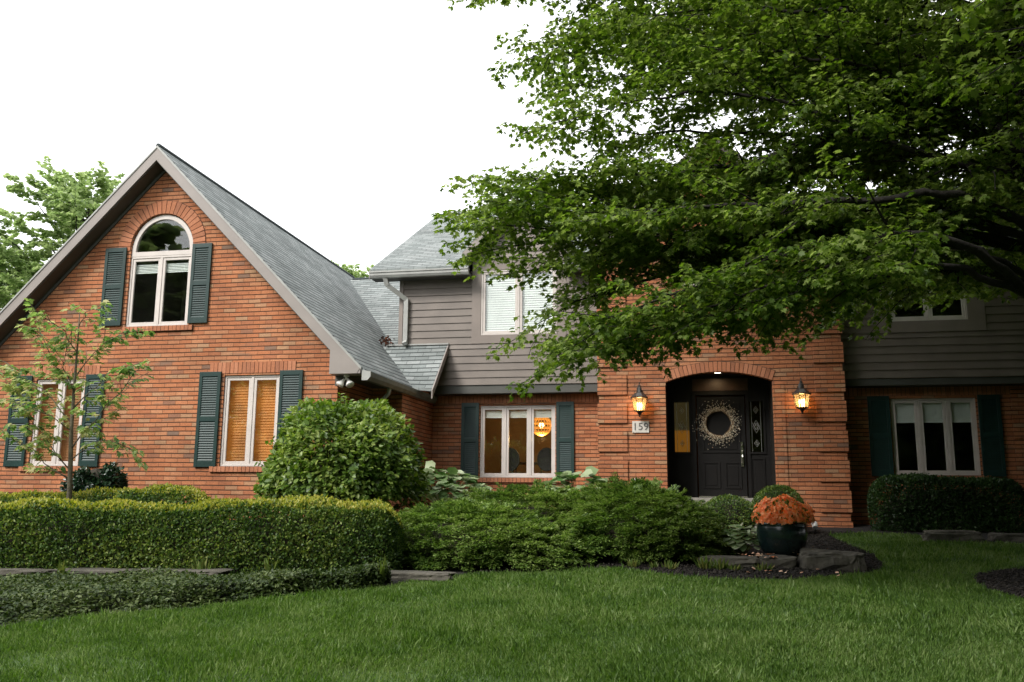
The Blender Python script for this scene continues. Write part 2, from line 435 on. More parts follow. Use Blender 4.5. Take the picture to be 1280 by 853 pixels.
M['litter'] = island_mat('dry_leaf', [(.10,.035,.02),(.16,.06,.03),(.06,.03,.02)])
def amber(name, c, s):
    mt, nt, b = new_mat(name)
    uv = N(nt, 'UVMap'); no = N(nt, 'TexNoise', i_Scale=2.2, i_Detail=4)
    nt.links.new(uv.outputs[0], no.inputs['Vector'])
    r = ramp(nt, [(.3, [x*.55 for x in c]), (.7, [x*1.25 for x in c])]); nt.links.new(no.outputs[0], r.inputs[0])
    nt.links.new(r.outputs[0], b.inputs['Base Color']); nt.links.new(r.outputs[0], b.inputs['Emission Color'])
    b.inputs['Emission Strength'].default_value = s; b.inputs['Roughness'].default_value = .7
    return mt
M['amber'] = amber('amber_blind', (.40,.138,.022), .30)  # blinds glow by emission, standing in for room light behind them
M['amberdim'] = amber('amber_blind_dim', (.30,.12,.04), .22)
M['bulb'] = emit_mat('lamp_flame', (1.0,.62,.22), 10)
M['downlight'] = emit_mat('downlight_lens', (1.0,.9,.7), 5)
M['globe'] = emit_mat('amber_globe', (.75,.33,.06), .5)
M['globehot'] = emit_mat('globe_bulb', (1.0,.7,.35), 5)

# ------------------------------------------------------------------ ground
YB = 14.60; YM = 18.40; YS = 18.10; YE = 17.70
g = MB()
xs = [-600,-120,-40,-16,-8,0,8,16,40,120,600]; ys = [-400,-60,-6,0,4,8,12,18.5,30,80,900]
for i in range(len(xs)-1):
    for j in range(len(ys)-1):
        g.poly([(xs[i],ys[j],float(gz(0,ys[j]))),(xs[i+1],ys[j],float(gz(0,ys[j]))),(xs[i+1],ys[j+1],float(gz(0,ys[j+1]))),(xs[i],ys[j+1],float(gz(0,ys[j+1])))])
g.build('lawn', M['lawn'], origin=(0,0,0), kind='structure')

# edge of the lawn against the planting, from left to right (x, y)
EDGE = [(-9.0,5.2),(-6.0,6.98),(-4.81,8.08),(-3.9,9.1),(-3.41,9.63),(-3.2,10.30),(-2.25,11.0),(-0.99,11.45),(-0.45,11.0),(0.27,10.8),(1.18,11.0),(1.99,11.5),(2.36,12.3),(2.45,13.4),(2.3,15.0),(2.22,16.2),(3.0,16.75),(3.75,16.5),(3.9,15.5),(4.9,15.35),(6.0,15.2),(9,15.0)]
ISL_C, ISL_R = (4.75,10.85), 1.72          # mulch ring round the maple
def sheet(name, pts, dz, mat):
    b = MB()
    tris = geometry.tessellate_polygon([[Vector((x,y,0)) for x,y in pts]])
    for t in tris:
        q = [(pts[i][0],pts[i][1],float(gz(0,pts[i][1]))+dz) for i in t]
        b.poly(q)
    return b.build(name, mat, origin=(0,0,0), kind='structure')
# densify so that the sheet follows the slope break at the wall
bed = [(x,y) for x,y in EDGE]+[(9,18.4),(-16,18.4),(-16,5.2)]
sheet('planting_bed', bed, .008, M['mulch'])
ring = [(ISL_C[0]+ISL_R*math.cos(a)*(1+.05*math.sin(3*a)), ISL_C[1]+ISL_R*math.sin(a)) for a in np.linspace(0,2*math.pi,40,endpoint=False)]
sheet('mulch_ring', ring, .012, M['mulch'])

def inside(px, py, poly):
    r = np.zeros(len(px), bool); n = len(poly)
    for i in range(n):
        x0,y0 = poly[i]; x1,y1 = poly[(i+1) % n]
        if y0 == y1: continue
        c = ((y0 > py) != (y1 > py)) & (px < (x1-x0)*(py-y0)/(y1-y0)+x0)
        r ^= c
    return r
lawn_poly = [(-10,3.2)]+EDGE+[(9,3.2)]
def scatter(n, x0, x1, y0, y1):
    x = RG.uniform(x0,x1,n); y = RG.uniform(y0,y1,n); return x, y
gx, gy, gs = [], [], []
for n, box, s in ((120000,(-7.5,4.5,3.4,6.2),1.0),(150000,(-6.6,4.5,6.2,8.4),1.1),(120000,(-5,5,8.4,11.6),1.25),(60000,(-1,7,11.0,17.0),1.4)):
    x, y = scatter(n, *box)
    k = inside(x, y, lawn_poly) & (((x-ISL_C[0])**2+(y-ISL_C[1])**2) > (ISL_R-.03)**2)
    gx.append(x[k]); gy.append(y[k]); gs.append(np.full(k.sum(), s))
gx = np.concatenate(gx); gy = np.concatenate(gy); gs = np.concatenate(gs); n = len(gx)
pos = np.stack([gx, gy, gz(gx,gy)-.004], 1)
clump = np.sin(gx*2.1+np.sin(gy*1.7)*1.5)*np.sin(gy*2.6+1)*.25+np.sin(gx*7.3+gy*3)*np.sin(gy*6.1)*.15
lean = np.stack([RG.normal(0,.45,n)+.2*np.sin(gx*1.3+gy*.8), RG.normal(0,.45,n)-.1, np.ones(n)], 1)
h = np.where(RG.random(n)<.03,1.6,1)*RG.uniform(.035,.065,n)*(1+clump)*(.8+.2*gs)
BLADE = np.array([(-.05,0,0),(.05,0,0),(.035,.55,.05),(0,1,.22),(-.035,.55,.05)])
face = np.stack([RG.normal(0,1,n), RG.normal(0,1,n), RG.normal(0,.3,n)], 1)
fast_mesh('grass', leaves(BLADE, pos, lean, face, h, wid=gs[:,None,None]*1.5), 5, [(0,1,2,3,4)], M['grass'], origin=(0,8,.4), kind='stuff',
          label='mown green lawn climbing towards the house', category='grass')

# ------------------------------------------------------------------ the house
house = empty('brick_house', (0.5, 18.0, 1.0), 'two storey red brick house with taupe siding, grey shingle roof and dark arched entrance', 'house')
H = house
def part(mb, name, mat, **kw): return mb.build(name, mat, H, **kw)

WR, WL, AX = -6.15, -13.59, -9.87           # front wing: wall corners and gable axis
PIT = 1.0175
def rect(x0,x1,z0,z1): return [(x0,z0),(x1,z0),(x1,z1),(x0,z1)]
def archpoly(x0,x1,z0,zs,rise,n=18):
    c = (x0+x1)/2; hw = (x1-x0)/2
    R = (hw*hw+rise*rise)/(2*rise); zc = zs+rise-R; a0 = math.asin(min(1,hw/R))
    if rise > hw: a0 = math.pi-a0
    return [(x0,z0),(x1,z0)]+[(c+R*math.sin(a), zc+R*math.cos(a)) for a in np.linspace(a0,-a0,n)]
winW = [(-12.30,-11.24,2.03,3.68),(-8.36,-7.26,2.03,3.68)]
GW = (-10.50,-9.19,4.64,6.14,.70)
b = MB()
b.holes([(WL,.6),(WR,.6),(WR,3.95),(AX,7.70),(WL,3.95)], [rect(*w) for w in winW]+[archpoly(*GW)], YB, .1)
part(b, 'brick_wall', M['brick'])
b = MB(); b.poly([(WR,YB,.6),(WR,16.3,.6),(WR,16.3,3.9),(WR,YB,3.9)]); b.poly([(WR,16.3,.6),(-5.52,16.3,.6),(-5.52,16.3,3.6),(WR,16.3,3.6)])
b.poly([(-5.52,16.3,.6),(-5.52,YM,.6),(-5.52,YM,4.62),(-5.52,18.08,4.60),(-5.52,17.06,3.6),(-5.52,16.3,3.6)])
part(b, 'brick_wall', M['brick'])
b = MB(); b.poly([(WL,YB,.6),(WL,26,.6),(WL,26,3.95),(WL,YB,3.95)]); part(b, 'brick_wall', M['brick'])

# main lower wall (two stretches either side of the entrance) with windows
MW = (-4.46,-2.83,1.92,3.45); RW = (3.83,5.38,2.0,3.49)
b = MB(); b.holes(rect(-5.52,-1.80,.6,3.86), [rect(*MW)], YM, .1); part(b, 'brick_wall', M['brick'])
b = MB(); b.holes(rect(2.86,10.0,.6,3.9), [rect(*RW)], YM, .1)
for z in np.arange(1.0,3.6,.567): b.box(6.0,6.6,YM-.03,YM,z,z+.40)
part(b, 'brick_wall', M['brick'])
# entrance block, front gable
EX0, EX1, EAX = -1.83, 2.86, .515
BX0, BX1 = -.50, 1.55
bay = archpoly(BX0,BX1,.6,3.80,.19)
EW = (-.15,1.2,5.75,6.95)
b = MB(); b.holes([(EX0,.6),(EX1,.6),(EX1,6.45),(EAX,8.72),(EX0,6.45)], [bay, rect(*EW)], YE, .12)
b.poly([(EX0,YE,.6),(EX0,YM,.6),(EX0,YM,6.45),(EX0,YE,6.45)]); b.poly([(EX1,YE,.6),(EX1,YM,.6),(EX1,YM,6.45),(EX1,YE,6.45)])
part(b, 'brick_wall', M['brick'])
for z0 in np.arange(.72,6.1,.567):
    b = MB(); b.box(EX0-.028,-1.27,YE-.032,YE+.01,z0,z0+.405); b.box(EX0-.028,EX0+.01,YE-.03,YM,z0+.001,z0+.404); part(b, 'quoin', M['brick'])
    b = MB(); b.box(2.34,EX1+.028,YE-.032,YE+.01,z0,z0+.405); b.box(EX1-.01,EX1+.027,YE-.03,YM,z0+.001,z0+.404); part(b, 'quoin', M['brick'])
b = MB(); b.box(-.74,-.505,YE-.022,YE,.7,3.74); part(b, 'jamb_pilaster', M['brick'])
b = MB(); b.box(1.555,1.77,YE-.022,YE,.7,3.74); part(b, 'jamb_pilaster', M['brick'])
# brick courses laid on edge: arches, soldier courses and sills
def arch_course(x0,x1,zs,rise,th,Y,name,proud=.016):
    c=(x0+x1)/2; hw=(x1-x0)/2; R=(hw*hw+rise*rise)/(2*rise); zc=zs+rise-R; a0=math.asin(min(1,hw/R))
    if rise > hw: a0=math.pi-a0
    n=int(2*a0*(R+.0)/.078); b=MB()
    for i in range(n):
        a=-a0+2*a0*i/n; e=-a0+2*a0*(i+.86)/n
        r0=R+.006; r1=R+th+random.uniform(-.004,.006)
        q=[(c+r*math.sin(t),Y-proud+random.uniform(-.003,.003),zc+r*math.cos(t)) for r,t in ((r0,a),(r1,a),(r1,e),(r0,e))]
        b.slab(q,(0,.05,0))
    part(b,name,M['brick_unit'])
    bm=MB()
    for i in range(n):
        a=-a0+2*a0*i/n; e=-a0+2*a0*(i+1)/n
        bm.slab([(c+r*math.sin(t),Y-.004,zc+r*math.cos(t)) for r,t in ((R+.002,a),(R+th+.01,a),(R+th+.01,e),(R+.002,e))],(0,.04,0))
    part(bm,'mortar_bed',M['mortar'])
arch_course(BX0,BX1,3.80,.19,.20,YE,'brick_arch')
arch_course(GW[0]-.005,GW[1]+.005,GW[3],GW[4],.26,YB,'brick_arch')
def course(x0,x1,z0,z1,Y,proud,name,w=.081):
    n=max(1,round((x1-x0)/w)); d=(x1-x0)/n; b=MB()
    for i in range(n): b.box(x0+i*d+.005,x0+(i+1)*d-.005,Y-proud+random.uniform(-.003,.003),Y+.04,z0+.004,z1-.002)
    part(b,name,M['brick_unit'])
    bm=MB(); bm.box(x0,x1,Y-max(.003,proud-.008),Y+.035,z0,z1); part(bm,'mortar_bed',M['mortar'])
for x0,x1,z0,z1 in winW:
    course(x0-.3,x1+.3,z1+.03,z1+.24,YB,.012,'soldier_course'); course(x0-.17,x1+.17,z0-.10,z0,YB,.045,'brick_sill')
course(GW[0]-.02,GW[1]+.13,GW[2]-.10,GW[2],YB,.045,'brick_sill')
course(-5.5,-1.86,MW[3]+.05,MW[3]+.22,YM,.012,'soldier_course'); course(MW[0]-.16,MW[1]+.16,MW[2]-.10,MW[2],YM,.045,'brick_sill')
course(2.9,9.9,RW[3]+.05,RW[3]+.22,YM,.012,'soldier_course'); course(RW[0]-.16,RW[1]+.16,RW[2]-.10,RW[2],YM,.045,'brick_sill')
course(EW[0]-.1,EW[1]+.1,EW[2]-.10,EW[2],YE,.04,'brick_sill')

# back and far walls close the volume
b=MB(); b.poly([(-13.59,28,.6),(10,28,.6),(10,28,6.4),(-6.25,28,6.4),(-6.25,28,4),(-13.59,28,4)]); part(b,'rear_wall',M['siding'])
b=MB(); b.poly([(10,YM,.6),(10,28,.6),(10,28,6.3),(10,22.9,9.1),(10,YS,6.4)]); part(b,'brick_wall',M['brick'])

# clapboard siding
EXPO=.157
def clap(b,x0,x1,z0,z1,Y):
    z=z0
    while z<z1-.02:
        t=min(z+EXPO,z1)
        b.poly([(x0,Y-.026,z),(x1,Y-.026,z),(x1,Y-.006,t),(x0,Y-.006,t)])
        b.poly([(x0,Y,z),(x1,Y,z),(x1,Y-.026,z),(x0,Y-.026,z)])
        b.poly([(x0,Y,z),(x0,Y-.026,z),(x0,Y-.006,t),(x0,Y,t)]); b.poly([(x1,Y,z),(x1,Y-.026,z),(x1,Y-.006,t),(x1,Y,t)])
        z+=EXPO
ZB=3.86
DL=(-4.60,-2.55); DR=(3.60,5.58)             # wall dormers
TZ=4.75
b=MB()
clap(b,-6.16,DL[0],TZ-.002,6.36,YS); clap(b,DL[1],EX0,TZ-.002,6.36,YS); clap(b,-6.16,EX0,ZB,TZ,YS)
part(b,'clapboard_siding',M['siding'])
b=MB()
clap(b,EX1,DR[0],TZ-.002,6.36,YS); clap(b,DR[1],10,TZ-.002,6.36,YS); clap(b,EX1,10,ZB,TZ,YS)
part(b,'clapboard_siding',M['siding'])
b=MB(); b.box(-6.25,-6.162,YS-.035,YS+.09,4.2,6.36); part(b,'corner_board',M['trim'])
b=MB(); b.poly([(-6.24,YS,4.0),(-6.24,28,4.0),(-6.24,28,6.36),(-6.24,22.9,9.1),(-6.24,YS,6.36)]); part(b,'side_wall',M['siding'])
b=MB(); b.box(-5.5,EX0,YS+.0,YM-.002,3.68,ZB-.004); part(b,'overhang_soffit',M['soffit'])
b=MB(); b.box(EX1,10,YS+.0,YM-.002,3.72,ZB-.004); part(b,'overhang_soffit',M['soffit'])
# wall dormers with gables
LW=(-4.40,-2.75,4.93,6.36); UW=(3.87,5.27,4.97,6.36)
def dormer(D,W):
    c=(D[0]+D[1])/2; hw=(D[1]-D[0])/2; ze=6.72; zp=ze+hw
    b=MB(); b.holes([(D[0],TZ),(D[1],TZ),(D[1],ze),(c,zp),(D[0],ze)],[rect(*W)],YS-.03,.06)
    b.poly([(D[0],YS-.03,TZ),(D[0],YS,TZ),(D[0],YS,ze),(D[0],YS-.03,ze)]); b.poly([(D[1],YS-.03,TZ),(D[1],YS,TZ),(D[1],YS,ze),(D[1],YS-.03,ze)])
    b.poly([(D[0],YS-.03,TZ),(D[1],YS-.03,TZ),(D[1],YS,TZ),(D[0],YS,TZ)])
    b.poly([(D[0],YS,6.3),(D[0],21,6.3),(D[0],21,ze),(D[0],YS,ze)]); b.poly([(D[1],YS,6.3),(D[1],21,6.3),(D[1],21,ze),(D[1],YS,ze)])
    part(b,'dormer_wall',M['trim'])
    b=MB(); clap(b,D[0]+.02,D[1]-.02,W[3]+.24,ze+.02,YS-.031)
    for k in range(1,5):
        z=ze+.02+(k-1)*EXPO; s=hw-(z+EXPO-ze)
        if s>.05: clap(b,c-s,c+s,z,z+EXPO,YS-.031)
    part(b,'clapboard_siding',M['trim'])
    for sg in (-1,1):
        e=hw+.16; P=lambda x,y,dz=0:(c+sg*x,y,zp+.14-x+dz)
        b=MB(); b.slab([P(0,17.78),P(e,17.78),P(e,20.9),P(0,20.9)],(0,0,-.10)); part(b,'dormer_roof',M['shingle'])
        f=MB(); f.slab([P(0,17.76,-.02),P(e,17.76,-.02),P(e,17.76,-.20),P(0,17.76,-.20)],(0,.03,0)); part(f,'rake_board',M['fascia'])
dormer(DL,LW); dormer(DR,UW)

# roofs
RF=M['shingle']
ZR0,ZR1=8.10,7.94
def wingz(x): return ZR0-PIT*abs(x-AX)
b=MB()
b.slab([(AX,14.27,ZR0),(-5.45,14.27,wingz(-5.45)),(-5.45,18.38,wingz(-5.45)),(-6.3,20.0,wingz(-6.3)),(-6.3,24.3,wingz(-6.3)-.05),(AX,24.3,ZR1)],(0,0,-.06)); part(b,'roof',RF)
b=MB(); b.slab([(AX,14.27,ZR0),(AX,24.3,ZR1),(-14.3,24.3,wingz(-14.3)-.1),(-14.3,14.27,wingz(-14.3))],(0,0,-.06)); part(b,'roof',RF)
b=MB(); b.tube([(AX,14.26,ZR0-.005),(AX,24.3,ZR1-.005)],.05,6); part(b,'ridge_cap',M['ridge'])
# lower rear block roof
def rz(y): return 5.03+.69*(y-19.4)
b=MB(); b.slab([(-13,18.3,rz(18.3)),(-6.22,18.3,rz(18.3)),(-6.22,23.1,rz(23.1)),(-13,23.1,rz(23.1))],(0,0,-.06)); part(b,'roof',RF)
b=MB(); b.slab([(-13,23.1,rz(23.1)),(-6.22,23.1,rz(23.1)),(-6.22,28.2,4.0),(-13,28.2,4.0)],(0,0,-.06)); part(b,'roof',RF)
b=MB(); b.tube([(-9.4,23.1,rz(23.1)+.0),(-6.24,23.1,rz(23.1)+.0)],.05,6); part(b,'ridge_cap',M['ridge'])
# small corner roof with its rake
b=MB(); b.slab([(-6.62,18.09,4.75),(-5.13,18.09,4.75),(-5.13,16.98,3.66),(-5.53,16.98,3.695)],(0,0,-.05)); part(b,'roof',RF)
b=MB(); b.slab([(-5.13,18.07,4.735),(-5.13,16.95,3.63),(-5.13,16.95,3.46),(-5.13,18.07,4.56)],(.025,0,0)); part(b,'rake_board',M['fascia'])
b=MB(); b.box(-6.5,-5.1,18.04,18.10,4.745,4.775); part(b,'roof_flashing',M['gutter'])
# main roof
def mz(y): return 6.42+.565*(y-17.78)
b=MB(); b.slab([(-6.85,17.78,mz(17.78)),(DL[0]-.02,17.78,mz(17.78)),(DL[0]-.02,18.6,mz(18.6)),(DL[1]+.02,18.6,mz(18.6)),(DL[1]+.02,17.78,mz(17.78)),(EX0,17.78,mz(17.78)),(EX0,18.5,mz(18.5)),(EX1,18.5,mz(18.5)),(EX1,17.78,mz(17.78)),
  (DR[0]-.02,17.78,mz(17.78)),(DR[0]-.02,18.6,mz(18.6)),(DR[1]+.02,18.6,mz(18.6)),(DR[1]+.02,17.78,mz(17.78)),(10.4,17.78,mz(17.78)),(10.4,22.75,mz(22.75)),(-6.85,22.75,mz(22.75))],(0,0,-.07)); part(b,'roof',RF)
b=MB(); b.slab([(-6.85,22.75,mz(22.75)),(10.4,22.75,mz(22.75)),(10.4,28.3,6.2),(-6.85,28.3,6.2)],(0,0,-.07)); part(b,'roof',RF)
b=MB(); b.tube([(-6.85,22.75,mz(22.75)),(10.4,22.75,mz(22.75))],.05,6); part(b,'ridge_cap',M['ridge'])
b=MB(); b.slab([(-6.86,17.76,mz(17.76)-.03),(-6.86,22.75,mz(22.75)-.03),(-6.86,22.75,mz(22.75)-.2),(-6.86,17.76,mz(17.76)-.2)],(.03,0,0)); part(b,'rake_board',M['fascia'])
for x0,x1 in ((-6.82,DL[0]-.0),(DL[1],EX0-.03),(EX1+.03,DR[0]),(DR[1],10.3)):
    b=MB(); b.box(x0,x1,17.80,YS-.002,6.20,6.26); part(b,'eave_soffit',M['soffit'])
    # K-style gutter: stepped front
    b=MB()
    prof=[(17.79,6.20),(17.70,6.20),(17.67,6.25),(17.67,6.30),(17.65,6.31),(17.65,6.34),(17.79,6.36)]
    q=[(x0,y,z) for y,z in prof]; b.slab(q,(x1-x0,0,0)); part(b,'gutter',M['gutter'])
# entrance gable roof
for sg in (-1,1):
    e=EX1-EAX+.28; P=lambda x,y,dz=0:(EAX+sg*x,y,8.72+.2-.968*x+dz)
    b=MB(); b.slab([P(0,17.42),P(e,17.42),P(e,21.0),P(0,23.2)],(0,0,-.09)); part(b,'roof',RF)
    b=MB(); b.slab([P(0,17.39,-.02),P(e,17.39,-.02),P(e,17.39,-.23),P(0,17.39,-.23)],(0,.03,0)); part(b,'rake_board',M['fascia'])
    b=MB(); b.slab([P(0,17.42,-.12),P(e,17.42,-.12),P(e,17.70,-.12),P(0,17.70,-.12)],(0,0,-.03)); part(b,'rake_soffit',M['soffit'])
# wing rakes: fascia, drip strip and soffit
for sg in (-1,1):
    e=4.35; P=lambda x,y,dz=0:(AX+sg*x,y,ZR0-PIT*x+dz)
    b=MB(); b.slab([P(0,14.25,-.05),P(4.27,14.25,-.05),(AX+sg*4.27,14.25,3.62),P(4.108,14.25,-.30),P(0,14.25,-.30)],(0,.03,0)); part(b,'rake_board',M['fascia'])
    b=MB(); b.slab([P(0,14.235,-.012),P(4.29,14.235,-.012),P(4.29,14.235,-.055),P(0,14.235,-.055)],(0,.04,0)); part(b,'drip_edge',M['gutter'])
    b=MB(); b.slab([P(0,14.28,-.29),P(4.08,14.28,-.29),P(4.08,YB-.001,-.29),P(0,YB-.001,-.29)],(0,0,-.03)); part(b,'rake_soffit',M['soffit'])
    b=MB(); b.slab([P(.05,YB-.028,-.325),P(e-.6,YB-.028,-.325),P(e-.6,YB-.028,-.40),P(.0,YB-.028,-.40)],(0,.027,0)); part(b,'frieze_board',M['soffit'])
b=MB()
b.slab([(-6.17,14.243,3.62),(-5.66,14.243,3.62),(-5.60,14.243,3.72),(-6.17,14.243,4.06)],(0,.36,0)); part(b,'eave_return',M['fascia'])
b=MB(); b.box(-6.16,-5.95,14.5,YB-.002,3.44,3.62); part(b,'frieze_board',M['soffit'])
b=MB(); b.box(-6.14,-5.53,14.62,16.28,3.60,3.66); part(b,'eave_soffit',M['soffit'])
b=MB(); q=[(-5.55,14.24,3.50),(-5.46,14.24,3.50),(-5.42,14.24,3.56),(-5.41,14.24,3.64),(-5.55,14.24,3.66)]; b.slab(q,(0,4.1,0)); part(b,'gutter',M['gutter_dark'])
b=MB(); b.slab([(-5.56,14.225,3.495),(-5.455,14.225,3.495),(-5.40,14.225,3.56),(-5.40,14.225,3.65),(-5.56,14.225,3.67)],(0,.014,0)); part(b,'gutter_end_cap',M['gutter'])
b=MB(); b.tube([(-5.5,15.5,3.52),(-5.52,15.5,3.40),(-5.62,15.5,3.30),(-6.06,15.5,3.12),(-6.10,15.5,2.9),(-6.10,15.5,.9)],.04,8); part(b,'downspout',M['gutter'])
# downspout of the upper gutter: kicks back to the wall, then drops to the corner roof
def bar(b,pts,w,d):
    for a,c in zip(pts[:-1],pts[1:]):
        a=Vector(a); c=Vector(c); t=(c-a).normalized(); s=t.cross(Vector((0,1,0)));
        if s.length<.01: s=Vector((1,0,0))
        s.normalize(); u=s.cross(t).normalized()
        a=a-t*.012; c=c+t*.012
        q=[a+s*w+u*d,a-s*w+u*d,a-s*w-u*d,a+s*w-u*d]; b.slab(q,c-a)
b=MB(); bar(b,[(-6.48,17.74,6.22),(-6.45,17.80,6.06),(-6.07,18.02,5.76),(-6.07,18.02,4.83),(-6.05,17.93,4.77)],.05,.035); part(b,'downspout',M['gutter'])

# ---- windows
def frame_bars(b,x0,x1,z0,z1,y0,y1,t):
    b.box(x0,x0+t,y0,y1,z0,z1); b.box(x1-t,x1,y0,y1,z0,z1); b.box(x0+t,x1-t,y0+.001,y1-.001,z0,z0+t); b.box(x0+t,x1-t,y0+.001,y1-.001,z1-t,z1)
def blind_slats(b,x0,x1,z0,z1,y,p=.05,tilt=.018):
    z=z0
    while z<z1:
        b.poly([(x0,y-tilt,z),(x1,y-tilt,z),(x1,y+tilt*.3,z+p*1.05),(x0,y+tilt*.3,z+p*1.05)]); z+=p
def room(x0,x1,y0,y1,z0,z1,mat):
    b=MB(); b.poly([(x0,y1,z0),(x1,y1,z0),(x1,y1,z1),(x0,y1,z1)]); b.poly([(x0,y0,z0),(x0,y1,z0),(x0,y1,z1),(x0,y0,z1)]); b.poly([(x1,y0,z0),(x1,y1,z0),(x1,y1,z1),(x1,y0,z1)])
    b.poly([(x0,y0,z0),(x1,y0,z0),(x1,y1,z0),(x0,y1,z0)]); b.poly([(x0,y0,z1),(x1,y0,z1),(x1,y1,z1),(x0,y1,z1)])
    return part(b,'interior_room',mat)
def window(x0,x1,z0,z1,Y,n,label=None):
    b=MB(); y0=Y+.03; y1=Y+.095
    frame_bars(b,x0+.002,x1-.002,z0+.002,z1-.002,y0,y1,.038)
    w=(x1-x0)/n
    for i in range(1,n): b.box(x0+i*w-.024,x0+i*w+.024,y0+.002,y1-.002,z0+.039,z1-.039)
    fr=b.build('window',M['white'],H,bevel=.004)
    if label: fr['label']=label
    for i in range(n):
        a=x0+i*w+(.041 if i==0 else .027); c=x0+(i+1)*w-(.041 if i==n-1 else .027)
        s=MB(); frame_bars(s,a,c,z0+.042,z1-.042,y0+.014,y1-.01,.05); s.build('sash',M['white'],fr,bevel=.003)
        p=MB(); p.box(a+.045,c-.045,y0+.032,y0+.036,z0+.088,z1-.088); p.build('pane',M['glass'],fr)
    return fr
def add_blind(fr,x0,x1,z0,z1,y,mat,p=.05):
    b=MB(); blind_slats(b,x0,x1,z0,z1,y,p); b.build('blind',mat,fr)
def shutter(x0,x1,z0,z1,Y):
    b=MB(); y0=Y-.045; y1=Y-.004; t=.062
    b.box(x0,x0+t,y0,y1,z0,z1); b.box(x1-t,x1,y0,y1,z0,z1)
    zm=z0+(z1-z0)*.5
    for za,zb in ((z0,z0+.11),(zm-.045,zm+.045),(z1-.085,z1)): b.box(x0+t,x1-t,y0+.001,y1-.001,za,zb)
    b.box(x0+t,x1-t,y1-.012,y1-.006,z0+.05,z1-.05)
    for za,zb in ((z0+.11,zm-.045),(zm+.045,z1-.085)):
        k=int((zb-za)/.042); d=(zb-za)/k
        for i in range(k):
            z=za+i*d
            b.slab([(x0+t,y0+.006,z),(x1-t,y0+.006,z),(x1-t,y1-.01,z+d*.95),(x0+t,y1-.01,z+d*.95)],(0,.001,.009))
    b.build('shutter',M['shutter'],H,bevel=.003)
fr=window(*winW[0],YB,2); add_blind(fr,-12.28,-11.26,2.05,3.66,YB+.16,M['amberdim'])
fr=window(*winW[1],YB,2); add_blind(fr,-8.34,-7.28,2.05,3.66,YB+.16,M['amber'])
for x0,x1 in ((-12.81,-12.37),(-11.20,-10.80),(-8.84,-8.41),(-7.25,-6.81)): shutter(x0,x1,2.02,3.745,YB)
room(-13,-6.4,YB+.11,YB+1.2,1.6,3.9,M['room'])
# gable window with a half-round top light
x0,x1,z0,zs,ri=GW
fr=window(x0,x1,z0,6.02,YB,2)
add_blind(fr,x0+.05,x1-.05,5.70,5.88,YB+.115,M['blind'],.03)
b=MB(); c=(x0+x1)/2; n=20; hw=(x1-x0)/2-.003
for i in range(n):
    a=math.pi*i/n; e=math.pi*(i+1)/n
    q=[(c+hw*math.cos(t)*r,YB+.03,6.11+(.72)*math.sin(t)*r) for t,r in ((a,1),(e,1),(e,.88),(a,.88))]
    b.slab(q,(0,.06,0))
b.box(x0+.003,x1-.003,YB+.028,YB+.092,6.022,6.11)
fr2=b.build('window',M['white'],H); fr2['label']='half round top light above the gable casements'
b=MB(); q=[(c+hw*.89*math.cos(a),YB+.062,6.11+.72*.89*math.sin(a)) for a in np.linspace(0,math.pi,24)]; b.slab(q,(0,.004,0)); b.build('pane',M['glass'],fr2)
room(-10.75,-8.98,YB+.11,YB+2.2,4.2,6.98,M['room'])
for x0,x1 in ((-11.02,-10.57),(-9.17,-8.77)): shutter(x0,x1,4.67,6.20,YB)
# dining room window
fr=window(*MW,YM,3); add_blind(fr,-4.42,-2.87,3.19,3.31,YM+.115,M['blind'],.03)
room(-5.3,-1.9,YM+.11,YM+3.4,1.5,3.8,M['roomwarm'])
for x0,x1 in ((-4.87,-4.485),(-2.805,-2.43)): shutter(x0,x1,1.90,3.51,YM)
fr=window(*RW,YM,3); add_blind(fr,3.87,5.34,3.02,3.45,YM+.115,M['blind'],.045)
room(3.1,6.2,YM+.11,YM+2.6,1.5,3.8,M['room'])
for x0,x1 in ((3.40,3.805),(5.405,5.80)): shutter(x0,x1,1.98,3.54,YM)
fr=window(*LW,YS-.05,2); add_blind(fr,-4.36,-2.79,4.97,6.32,YS+.062,M['blind'],.05)
room(-5.2,-2.2,YS+.10,YS+2.0,4.5,6.5,M['room'])
fr=window(*UW,YS-.05,2); room(3.3,5.9,YS+.10,YS+2.4,4.5,6.5,M['room'])
fr=window(*EW,YE,2); room(-1,2,YE+.13,YE+2,5.3,7.2,M['room'])

# ---- entrance recess
YD=18.60
b=MB()
for x in (BX0,BX1): b.poly([(x,YE+.12,.6),(x,YD,.6),(x,YD,4.02),(x,YE+.12,4.02)])
part(b,'recess_wall',M['jamb'])
b=MB(); b.poly([(BX0-.05,YE+.13,4.02),(BX1+.05,YE+.13,4.02),(BX1+.05,YD+.05,4.02),(BX0-.05,YD+.05,4.02)]); part(b,'recess_ceiling',M['door'])
b=MB(); b.box(BX0-.3,BX1+.3,16.9,YD+.1,.6,1.36); b.box(BX0,BX1,YE,YD+.05,1.36,1.54); part(b,'entrance_step',M['concrete'])
DX0,DX1,DZ0,DZ1=.10,1.06,1.57,3.60
SLL=(-.36,-.06); SLR=(1.14,1.42); SZ=(2.46,3.49)
b=MB(); b.holes(rect(BX0,BX1,1.5,4.02),[rect(DX0-.02,DX1+.02,1.55,DZ1+.02),rect(SLL[0],SLL[1],*SZ),rect(SLR[0],SLR[1],*SZ)],YD,.06)
for x in (DX0-.085,DX1+.03): b.box(x,x+.055,YD-.035,YD-.001,1.55,DZ1+.08)
b.box(DX0-.085,DX1+.085,YD-.037,YD-.002,DZ1+.03,DZ1+.09)
